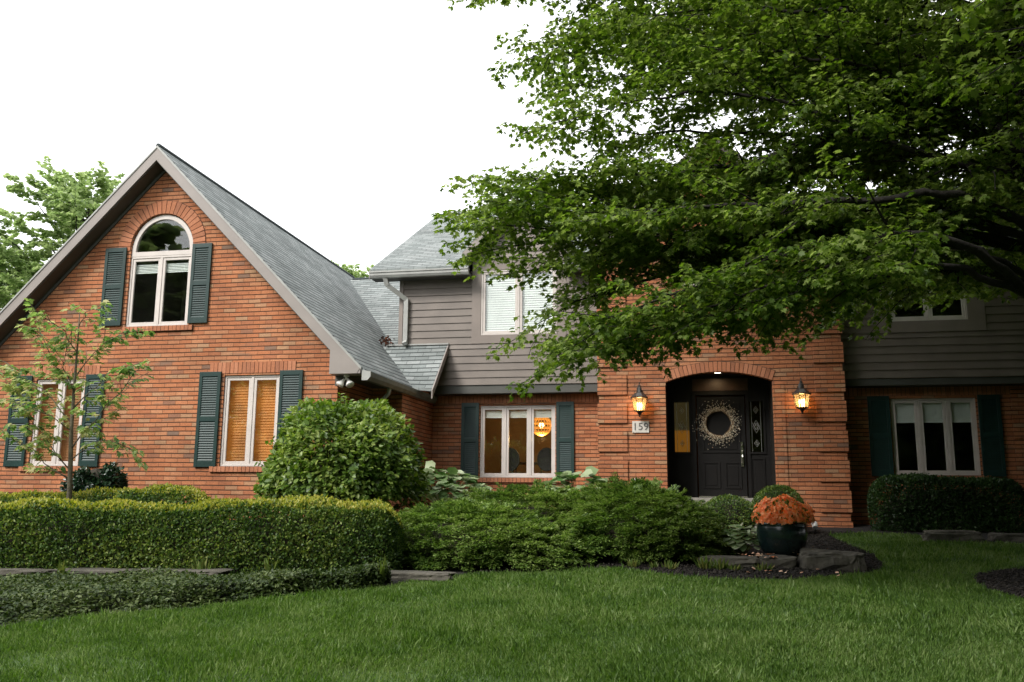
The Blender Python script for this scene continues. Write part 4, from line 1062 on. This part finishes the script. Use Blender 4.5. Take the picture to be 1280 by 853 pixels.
# flower pot
PC=(1.13,12.45,G(12.45)+.10)
pt=empty('flower_pot',PC,'dark glazed pot full of orange chrysanthemums beside the boulder','flower pot')
b=MB(); b.lathe([(.19,0),(.235,.03),(.285,.11),(.318,.22),(.325,.31),(.318,.38),(.312,.40),(.318,.415),(.312,.43),(.29,.43),(.28,.38)],PC,28); b.build('pot',M['pot'],pt,smooth=True)
b=MB(); b.lathe([(0,.385),(.28,.38)],PC,24); b.build('soil',M['soil'],pt)
n=320; d=unit(rnd(n)); d[:,2]=np.abs(d[:,2])*1.1-.22; d=unit(d)
hc=np.array([PC[0],PC[1],PC[2]+.50]); fp=hc+d*np.array([.37,.34,.25])*(1+.08*np.sin(d[:,:1]*9)+.06*np.sin(d[:,1:2]*13))*RG.uniform(.9,1.04,(n,1))
P=[];A=[];U=[];S=[]
for k in range(9):
    t=2*math.pi*k/9; s=unit(np.cross(d,np.array([.3,.2,.9]))); u=np.cross(s,d)
    al=s*math.cos(t)+u*math.sin(t)+d*RG.uniform(.2,.7,(n,1)); P.append(fp); A.append(al); U.append(d+rnd(n,.2)); S.append(RG.uniform(.035,.055,n))
fast_mesh('flowers',leaves(OVATE,np.concatenate(P),np.concatenate(A),np.concatenate(U),np.concatenate(S),1.1),6,OVATE_F,M['petal'],pt)
n=800; d=unit(rnd(n)); d[:,2]=np.abs(d[:,2])-.3; d=unit(d); fp=hc+d*np.array([.34,.31,.22])*RG.uniform(.7,1.02,(n,1))
fast_mesh('foliage',leaves(OVATE,fp,d+rnd(n,.5),d+rnd(n,.5),RG.uniform(.03,.055,n)),6,OVATE_F,M['bush'],pt)
# fallen petals
n=70; x=np.concatenate([RG.uniform(.55,1.0,28),RG.uniform(1.2,1.75,26),RG.uniform(.6,1.7,16)]); y=np.concatenate([RG.uniform(11.75,12.1,28),RG.uniform(12.2,12.5,26),RG.uniform(11.1,11.7,16)])
z=gz(x,y)+np.concatenate([np.full(28,.165),np.full(26,.16),np.full(16,.05)])
fast_mesh('fallen_petals',leaves(OVATE,np.stack([x,y,z],1),rnd(n)*np.array([1,1,.2]),rnd(n,.3)+np.array([0,0,1]),RG.uniform(.03,.06,n),1.4),6,OVATE_F,M['paleleaf'],origin=(1,12,.8),kind='stuff',label='fallen orange and cream petals round the pot',category='petals')
# small perennials in the mulch
def tuft(c,n,h,mat,label,seed,name='perennial_tuft',group='yellow green perennials in the mulch',cat='plant',spread=.09):
    rg=np.random.default_rng(seed); a=rg.uniform(0,6.28,n); q=rg.random(n)
    pos=np.stack([c[0]+np.cos(a)*q*spread,c[1]+np.sin(a)*q*spread,np.full(n,c[2])],1)
    al=np.stack([np.cos(a)*q*.8,np.sin(a)*q*.8,np.ones(n)],1)
    fast_mesh(name,leaves(LONG,pos,al,rg.normal(0,1,(n,3)),rg.uniform(.6,1.1,n)*h,1.1),4,LONG_F,mat,origin=c,label=label,category=cat,group=group)
for i,(px,py,lab) in enumerate(((817,700,'yellow green tuft in the mulch below the dark yew'),(836,701,'pale tuft furthest left but one in the mulch row'),(882,707,'largest yellow tuft in the middle of the mulch'),(899,706,'bright tuft just right of the largest one'),(916,708,'green tuft below the flat slab'),(953,706,'yellow green tuft below the mossy rock'),(790,698,'sparse tuft at the left end of the mulch'))):
    Y=11.6; p=at(px,py,Y); tuft((p[0],Y,G(Y)+.01),22+(i*7)%15,.10+.02*((i*5)%4) if i!=2 else .19,M['perennial'],lab,40+i)
for i,(x,y,lab) in enumerate(((-7.0,8.95,'thin seedling by the edging slab below the young tree'),(-4.85,9.75,'pale seedling near the right end of the ivy strip'),(-3.45,9.75,'upright seedling where ivy meets lawn'),(-5.6,9.55,'grassy tuft at the foot of the long hedge'))):
    tuft((x,y,G(y)+.1),6 if i<3 else 24,.24,M['perennial'],lab,60+i,name='seedling',group='seedlings along the hedge foot',spread=.04 if i<3 else .12)
# little path light by the pier
b=empty('path_light',(2.12,16.95,G(16.95)),'small grey spotlight on the ground at the foot of the right pier','garden light')
m_=MB(); m_.tube([(2.12,16.95,G(16.95)),(2.12,16.95,G(16.95)+.07)],.012,6); m_.build('stake',M['black'],b)
m_=MB(); m_.tube([(2.12,16.92,G(16.95)+.06),(2.12,17.02,G(16.95)+.13)],[.045,.055],12); m_.build('lamp_head',M['metalgrey'],b)
# leaf litter caught in the roof valley
n=60; pos=np.array([-6.5,18.02,4.86])+rnd(n)*np.array([.06,.04,.04])
fast_mesh('leaf_litter',leaves(OVATE,pos,rnd(n),rnd(n),.07),6,OVATE_F,M['litter'],origin=(-6.5,18.0,4.8),kind='stuff',label='clump of dry brown leaves caught beside the downspout',category='leaf litter')

# ------------------------------------------------------------------ trees
class Tree:
    def __init__(s): s.b=MB(); s.P=[];s.A=[];s.N=[];s.S=[]
    def leafy_twig(s,p,d,L,rg,lsize,gap=.06,droop=.5,keep=1.0):
        k=max(2,int(L/gap)); t=(np.arange(k)+.5)/k
        base=p[None]+d[None]*(t*L)[:,None]+np.array([0,0,-1])[None]*(droop*.25*L*t**2)[:,None]
        side=np.cross(d,[0,0,1]); side/=max(1e-6,np.linalg.norm(side))
        for sg in (-1,1):
            m=rg.random(k)<keep; n=m.sum()
            if not n: continue
            s.P.append(base[m]+rg.normal(0,.02,(n,3)))
            s.A.append(side[None]*sg*rg.uniform(.5,1.1,(n,1))+d[None]*rg.uniform(.2,.9,(n,1))+np.array([0,0,-1])[None]*rg.uniform(.0,1.0,(n,1))*droop*1.6)
            s.N.append(np.array([0,0,1.0])[None]+rg.normal(0,.45,(n,3))); s.S.append(rg.uniform(.65,1.2,n)*lsize)
        s.P.append(base[-1:]); s.A.append((d+np.array([0,0,-droop]))[None]); s.N.append(np.array([[0,0,1.0]])+rg.normal(0,.3,(1,3))); s.S.append(np.array([lsize]))
    def limb(s,pts,r0,rg,lsize,start=.22,gap=.22,l0=1.3,l1=.55,twig=.38,droop=.4,keep=1.0,tw_gap=.12,sides=7,wood=True):
        P=np.array(pts,float)
        # smooth resample
        seg=np.linalg.norm(np.diff(P,axis=0),axis=1); cum=np.concatenate([[0],np.cumsum(seg)]); L=cum[-1]
        n=max(6,int(L/.25)); u=np.linspace(0,L,n); Q=np.stack([np.interp(u,cum,P[:,i]) for i in range(3)],1)
        for _ in range(2): Q[1:-1]=(Q[:-2]+2*Q[1:-1]+Q[2:])/4
        Q[1:-1]+=rg.normal(0,.02,(n-2,3))
        s.b.tube([tuple(q) for q in Q],[max(.006,r0*(1-.93*(i/(n-1))**.8)) for i in range(n)],sides)
        x=start*L; k=0
        while x<L:
            f=x/L; i=min(n-2,int(f*(n-1))); p=Q[i]+(Q[i+1]-Q[i])*(f*(n-1)-i); d=Q[i+1]-Q[i]; d/=np.linalg.norm(d)
            sd=np.cross(d,[0,0,1]); sd/=max(1e-6,np.linalg.norm(sd)); sg=1 if k%2 else -1
            a=rg.uniform(.6,1.1); v=d*math.cos(a)+sd*sg*math.sin(a)+np.array([0,0,rg.normal(.02,.22)]); v/=np.linalg.norm(v)
            s.secondary(p,v,(l0+(l1-l0)*f)*rg.uniform(.6,1.25),max(.006,r0*.32*(1-.7*f)),rg,lsize,twig,droop,keep,tw_gap)
            x+=gap*rg.uniform(.7,1.3); k+=1
        s.secondary(Q[-1],(Q[-1]-Q[-2])/np.linalg.norm(Q[-1]-Q[-2]),l1,.008,rg,lsize,twig,droop,keep,tw_gap)
    def secondary(s,p,d,L,r,rg,lsize,twig,droop,keep,tw_gap):
        n=max(3,int(L/.16)); pts=[p]; v=d.copy()
        for i in range(n):
            v=v+rg.normal(0,.09,3)+np.array([0,0,-.055*droop]); v/=np.linalg.norm(v); pts.append(pts[-1]+v*L/n)
        s.b.tube([tuple(q) for q in pts],[max(.0035,r*(1-.85*i/n)) for i in range(n+1)],4,cap=False)
        for i in range(n):
            seg=pts[i+1]-pts[i]; ln=np.linalg.norm(seg); dd=seg/ln
            for t in np.arange(0,ln,tw_gap):
                f=(i+t/ln)/n
                sd=np.cross(dd,[0,0,1]); sd/=max(1e-6,np.linalg.norm(sd)); a=rg.uniform(.5,1.2)*(1 if rg.random()<.5 else -1)
                w=dd*math.cos(a)+sd*math.sin(a)+np.array([0,0,rg.normal(0,.2)]); w/=np.linalg.norm(w)
                s.leafy_twig(pts[i]+dd*t,w,twig*rg.uniform(.5,1.2)*(1-.45*f),rg,lsize,droop=droop,keep=keep)
    def build(s,root,leafmat,barkmat,shape=MAPLE,faces=MAPLE_F,wid=1.0):
        s.b.build('trunk',barkmat,root,smooth=True)
        P=np.concatenate(s.P);A=np.concatenate(s.A);Nn=np.concatenate(s.N);S=np.concatenate(s.S)
        fast_mesh('crown',leaves(shape,P,A,Nn,S,wid),len(shape),faces,leafmat,root)
        print('leaves',root.name,len(P))

# the big maple: its trunk stands in the mulch ring just beyond the right edge
rg=np.random.default_rng(5)
TB=(4.75,10.85,G(10.85)-.05)
mp=empty('maple_tree',TB,'large maple whose low limbs sweep across the right of the house','tree')
T=Tree()
T.b.tube([(4.75,10.85,TB[2]),(4.74,10.86,TB[2]+.25),(4.70,10.85,2.0),(4.66,10.83,3.2),(4.62,10.8,4.2),(4.55,10.8,5.4),(4.6,10.9,8.0),(4.5,11.0,15.5)],[.36,.27,.235,.225,.20,.17,.12,.05],14)
F0=(4.65,10.82,3.3); F1=(4.62,10.8,4.1); F2=(4.55,10.8,5.3); F3=(4.58,10.88,6.6)
def PX(start,lst): return [start]+[at(*p) for p in lst]
LIMBS=[
 (PX(F0,[(1300,372,10.2),(1258,340,9.6),(1215,305,9.0),(1150,291,8.6),(1060,298,8.4),(970,318,8.4),(880,350,8.6),(800,385,8.8),(740,418,9.0)]),.075),
 (PX(F0,[(1300,378,10.3),(1240,348,9.5),(1170,330,8.9),(1090,342,8.5),(1000,365,8.4),(920,388,8.5),(850,405,8.8),(790,425,9.0)]),.06),
 (PX(F0,[(1290,350,10.3),(1240,318,9.4),(1180,305,8.8),(1100,318,8.5),(1010,340,8.4),(910,372,8.5),(820,410,8.7),(750,435,8.9)]),.05),
 (PX(F1,[(1300,300,10.2),(1245,255,9.5),(1190,240,9.0),(1090,248,8.7),(990,256,8.6),(880,262,8.7),(780,268,8.9),(690,262,9.2),(630,262,9.4)]),.065),
 (PX(F1,[(1290,280,10.4),(1190,250,10.0),(1090,265,9.8),(980,290,9.6),(860,305,9.5),(770,320,9.5),(715,330,9.5),(680,335,9.5)]),.06),
 (PX(F2,[(1300,240,10.4),(1230,170,10.2),(1130,142,10.0),(1030,168,9.4),(930,205,9.0),(830,222,9.1),(740,215,9.3),(670,225,9.5)]),.07),
 (PX(F2,[(1290,190,10.9),(1200,115,11),(1090,95,10.8),(980,62,10.6),(870,50,10.5),(770,62,10.4),(690,70,10.4)]),.075),
 (PX(F2,[(1280,220,10.0),(1180,205,9.4),(1080,170,9.1),(980,125,8.9),(880,110,8.9),(790,130,8.9),(710,150,8.9)]),.06),
 (PX(F3,[(1290,60,10.9),(1210,0,11),(1080,-30,10.8),(950,-25,10.6),(820,-15,10.5),(730,-5,10.4)]),.07),
 (PX(F3,[(1300,40,10.0),(1200,40,9.6),(1080,20,9.3),(960,10,9.1),(850,15,9.0),(770,25,9.0)]),.06),
 (PX(F0,[(1300,345,11.2),(1230,335,11.8),(1150,345,12.2),(1080,370,12.4),(1045,395,12.4)]),.05),
 (PX(F2,[(1310,180,11.4),(1240,60,11.9),(1130,50,12.2),(1010,40,12.4),(900,70,12.4),(820,100,12.3)]),.06),
]
LIMBS+=[
 (PX(F1,[(1300,300,10.4),(1200,275,9.9),(1080,290,9.7),(950,300,9.5),(830,295,9.4),(720,290,9.4),(650,280,9.4),(605,285,9.5)]),.06),
 (PX(F1,[(1290,310,10.8),(1180,300,10.6),(1050,330,10.4),(920,340,10.2),(820,345,10.0),(750,362,9.9),(700,385,9.8),(672,405,9.8)]),.06),
 (PX(F0,[(1280,350,10.5),(1150,330,10.2),(1000,355,9.9),(880,375,9.7),(800,405,9.6),(740,430,9.6),(700,452,9.6)]),.06),
 (PX(F2,[(1290,230,10.6),(1180,190,10.6),(1050,200,10.5),(920,230,10.3),(800,240,10.2),(700,240,10.1),(630,235,10.1)]),.06),
 (PX(F2,[(1290,210,10.2),(1170,150,9.8),(1030,110,9.6),(900,85,9.5),(790,90,9.5),(715,110,9.5)]),.06),
 (PX(F2,[(1270,200,9.8),(1160,110,9.3),(1040,70,9.0),(920,60,8.9),(820,70,8.9)]),.06),
]
LIMBS+=[
 (PX(F1,[(1290,300,10.6),(1190,265,10.3),(1080,255,10.1),(960,250,10.0),(850,245,10.0),(750,240,10.0),(680,235,10.0)]),.05),
 (PX(F2,[(1290,230,10.6),(1180,190,10.6),(1060,180,10.4),(950,165,10.2),(840,165,10.0),(750,165,9.9),(690,160,9.9)]),.05),
 (PX(F1,[(1280,300,10.9),(1160,290,11),(1030,300,11),(920,310,10.9),(830,320,10.8),(760,315,10.6)]),.05),
 (PX(F2,[(1290,200,10.6),(1160,130,10.4),(1020,75,10.2),(900,40,10.0),(800,30,9.9),(720,45,9.8),(668,70,9.8)]),.05),
 (PX(F1,[(1290,280,11.3),(1200,240,11.5),(1090,220,11.6),(980,215,11.6),(880,210,11.5),(800,205,11.4)]),.05),
 (PX(F0,[(1285,350,10.9),(1170,325,10.8),(1040,345,10.6),(930,365,10.4),(840,385,10.2),(770,400,10.1)]),.05),
 (PX(F3,[(1290,120,11.2),(1190,60,11.4),(1060,40,11.4),(940,30,11.3),(840,25,11.2),(760,35,11.1)]),.05),
 (PX(F2,[(1300,180,10.2),(1220,100,9.6),(1120,60,9.3),(1010,40,9.2),(920,45,9.2)]),.05),
]
LIMBS+=[
 (PX(F1,[(1290,300,10.4),(1180,270,10.0),(1040,268,9.7),(900,262,9.6),(780,250,9.6),(690,245,9.6),(615,258,9.7)]),.05),
 (PX(F1,[(1290,305,10.6),(1180,285,10.4),(1040,300,10.2),(900,310,10.0),(780,305,9.9),(690,300,9.8),(618,312,9.8)]),.05),
]
LIMBS+=[
 (PX(F2,[(1330,260,11.6),(1310,245,12.6),(1290,235,13.6),(1265,240,14.4),(1235,255,14.8)]),.05),
 (PX(F2,[(1335,230,11.4),(1320,205,12.2),(1300,190,13.0),(1260,190,13.6),(1215,205,13.8)]),.05),
]
for i,(pts,r) in enumerate(LIMBS): T.limb(pts,r*1.05,rg,.066,start=.5 if i<4 else .26,gap=.115,tw_gap=.085,l0=1.4,l1=.55,twig=.40,droop=.5)
# the rest of the crown: towards the street, the right and the top - mostly unseen limbs added to shade the house's right
def in_frame(pts,top=-190):
    # limbs in view carry small leaves; unseen ones get oversized leaves to block sky
    for q0,q1 in zip(pts[:-1],pts[1:]):
        for t in (0,.5,1):
            v=np.array(q0)*(1-t)+np.array(q1)*t-[0,0,CZ]
            if v@FW>.5 and -60<640+FPX*(v@RT)/(v@FW)<1380 and 426-FPX*(v@UP)/(v@FW)>top: return True
    return False
for k in range(62):
    a=rg.uniform(-2.1,1.75) if k<40 else rg.uniform(-3.2,3.1); z0=rg.uniform(3.6,8.2) if k<40 else rg.uniform(6.8,9.6); L=rg.uniform(4.6,6.8)*(1-.05*max(0,z0-5)); s0=np.array([4.6,10.85,z0])
    d=np.array([math.cos(a),math.sin(a),0]); rise=rg.uniform(.05,.5)
    pts=[s0]+[s0+d*L*t+np.array([0,0,L*rise*t*(1.3-.75*t)]) for t in (.2,.45,.7,1)]
    if in_frame(pts): T.limb(pts,.07,rg,.072,start=.3,gap=.2,tw_gap=.12,l0=1.3,l1=.6,twig=.42)
    else: T.limb(pts,.08,rg,.19,start=.12,gap=.26,tw_gap=.17,l0=1.7,l1=.8,twig=.5)
for k in range(84):
    a=rg.uniform(-math.pi,math.pi); z0=rg.uniform(7.2,14.5); L=rg.uniform(4.8,6.8)*(1-.05*max(0,z0-9))*(1+.18*max(0,-math.cos(a))); s0=np.array([4.55,10.95,z0])
    d=np.array([math.cos(a),math.sin(a),0]); rise=rg.uniform(.12,.55)
    pts=[s0]+[s0+d*L*t+np.array([0,0,L*rise*t*(1.3-.75*t)]) for t in (.2,.45,.7,1)]
    if in_frame(pts,-20): T.limb(pts,.05,rg,.075,start=.3,gap=.2,tw_gap=.12,l0=1.3,l1=.6,twig=.42)
    elif in_frame(pts,-170): T.limb(pts,.05,rg,.13,start=.2,gap=.17,tw_gap=.12,l0=1.3,l1=.6,twig=.45)
    else: T.limb(pts,.07,rg,.27,start=.12,gap=.27,tw_gap=.18,l0=1.7,l1=.8,twig=.5)
for k in range(40):  # unseen high limbs added to block sky light from the left
    a=math.pi+rg.uniform(-1.15,.8); z0=rg.uniform(7.8,13.5); L=rg.uniform(5.0,7.6); s0=np.array([4.55,10.95,z0])
    d=np.array([math.cos(a),math.sin(a),0]); rise=rg.uniform(.15,.45)
    pts=[s0]+[s0+d*L*t+np.array([0,0,L*rise*t*(1.3-.75*t)]) for t in (.2,.45,.7,1)]
    if not in_frame(pts,-110): T.limb(pts,.06,rg,.2,start=.25,gap=.26,tw_gap=.17,l0=1.5,l1=.8,twig=.5)
# limbs reaching back over the dark right wing
for k in range(20):
    a=rg.uniform(.2,1.6); z0=rg.uniform(6.3,9.0); L=rg.uniform(4.0,5.6); s0=np.array([4.6,10.85,z0]); d=np.array([math.cos(a),math.sin(a),0]); rise=rg.uniform(.05,.35)
    T.limb([s0]+[s0+d*L*t+np.array([0,0,L*rise*t*(1.3-.75*t)]) for t in (.2,.45,.7,1)],.07,rg,.072,start=.25,gap=.2,tw_gap=.12,l0=1.3,l1=.6,twig=.42)
T.build(mp,M['maple'],M['bark'])

# thin young tree against the wing
rg=np.random.default_rng(8)
Y0=11.55; B0=at(86,640,Y0); yt=empty('young_tree',(B0[0],Y0,G(Y0)),'thin young tree with sparse yellow green leaves before the left window','tree')
T=Tree()
tp=[(B0[0],Y0,G(Y0))]+[at(px,py,Y0) for px,py in ((86,640),(88,585),(89,540),(93,480),(97,430),(100,385))]
T.b.tube(tp,[.045,.04,.034,.028,.02,.013,.006],8)
for (a,c,e,r) in (((88,600),(60,578),(15,548),.013),((89,590),(60,555),(12,480),.012),((89,575),(120,545),(160,560),.011),((90,560),(120,525),(165,470),.013),((91,530),(60,490),(10,455),.012),((92,510),(130,470),(172,455),.012),((93,490),(60,440),(45,395),.011),((95,470),(120,430),(165,415),.011),((96,440),(80,415),(60,400),.009),((98,410),(108,390),(118,385),.007),((91,540),(60,515),(25,505),.01),((93,500),(75,455),(85,430),.01)):
    dy=rg.uniform(-.5,.5)
    T.limb([at(*a,Y0),at(*c,Y0+dy*.5),at(*e,Y0+dy)],r,rg,.115,start=.2,gap=.13,l0=.45,l1=.28,twig=.22,droop=.6,keep=.66,tw_gap=.12,sides=5)
T.build(yt,M['young'],M['bark2'],wid=.72)

# trees beyond and across the street: one mesh tree, copied
def generic(seed,h,R,nl,lsize,gap=.55,base=.28):
    rg=np.random.default_rng(seed); T=Tree(); T.b.tube([(0,0,-.2),(0,0,h*.3),(.1,.05,h*.6),(0,.1,h*.92)],[h*.022,h*.017,h*.010,.02],9)
    for k in range(nl):
        f=(k+.5)/nl; z0=h*(base+.62*f); a=k*2.4+rg.normal(0,.3); L=R*math.sin(math.pi*(.22+.72*f))*rg.uniform(.75,1.15); d=np.array([math.cos(a),math.sin(a),0]); rise=.25+.7*f
        s0=np.array([0,0,z0]); T.limb([s0]+[s0+d*L*t+np.array([0,0,L*rise*t]) for t in (.35,.7,1)],h*.006,rg,lsize,start=.25,gap=gap,l0=R*.38,l1=R*.2,twig=.8,tw_gap=.42,droop=.3,sides=5)
    return T
def copy_tree(src,loc,rz,sc,label,group):
    r=src.copy(); col.objects.link(r); r.location=loc; r.rotation_euler=(0,0,rz); r.scale=sc; r['label']=label; r['group']=group
    for ch in list(src.children):
        c=ch.copy(); col.objects.link(c); c.parent=r
    return r
T=generic(3,12,4.2,40,.21,gap=.42)
bt=empty('broadleaf_tree',(0,0,0),'tall pale green tree behind the left slope of the brick wing','tree','trees beyond the house')
T.build(bt,M['far'],M['bark'],shape=OVATE,faces=OVATE_F,wid=1.5)
bt.location=(-24.5,31,1.05); bt.scale=(.9,.9,1.13)
copy_tree(bt,(-29.8,32,1.05),1.7,(.8,.8,.93),'shorter pale tree at the left edge of the picture','trees beyond the house')
copy_tree(bt,(-12.7,36,1.05),2.6,(.7,.7,.86),'small tree top showing above the low roof beside the gutter','trees beyond the house')
# across the street, behind the viewer: what the panes mirror
T=generic(13,11,4.6,64,.62,gap=.5,base=.08)
st=empty('street_tree',(0,0,0),'dense street tree mirrored in the window panes','tree','trees across the street')
T.build(st,M['street'],M['bark'],shape=OVATE,faces=OVATE_F,wid=1.6)
st.location=(-1,-19,-.35); st.scale=(.85,.85,.85)
for i,(x,y,s_,rz) in enumerate(((-34,-11,1.68,.4),(-27,-16,1.6,2.1),(-43,-6,1.8,4.0),(-20,-19,1.35,1.7),(-14,-20,.92,1.1),(-7.5,-20,.85,3.3),(5.5,-19,.9,.9),(12,-18,1.3,2.9),(19,-15,1.6,4.4),(27,-9,1.8,5.2))):
    copy_tree(st,(x,y,-.35),rz,(s_,s_,s_),'dense street tree mirrored in the window panes','trees across the street')
# unseen trees added right of and behind the viewer to darken the house's right
for i,(x,y,s_,rz) in enumerate(((14.0,12.0,1.3,.7),(16.5,20,1.4,2.0),(12.0,5.0,1.3,3.6),(17,1,1.4,5.0),(19,14,1.6,1.0),(6.6,-3.2,1.25,1.4),(11.5,-1.5,1.35,2.7),(14.6,8.6,1.1,5.5),(16.0,16.2,1.2,.9),(10.5,2.2,1.2,2.2),(4.5,-10,1.3,.2))):
    copy_tree(st,(x,y,float(gz(0,y))-.05),rz,(s_,s_,s_),'unseen dense tree added to shade the right of the house','unseen trees added for shade')
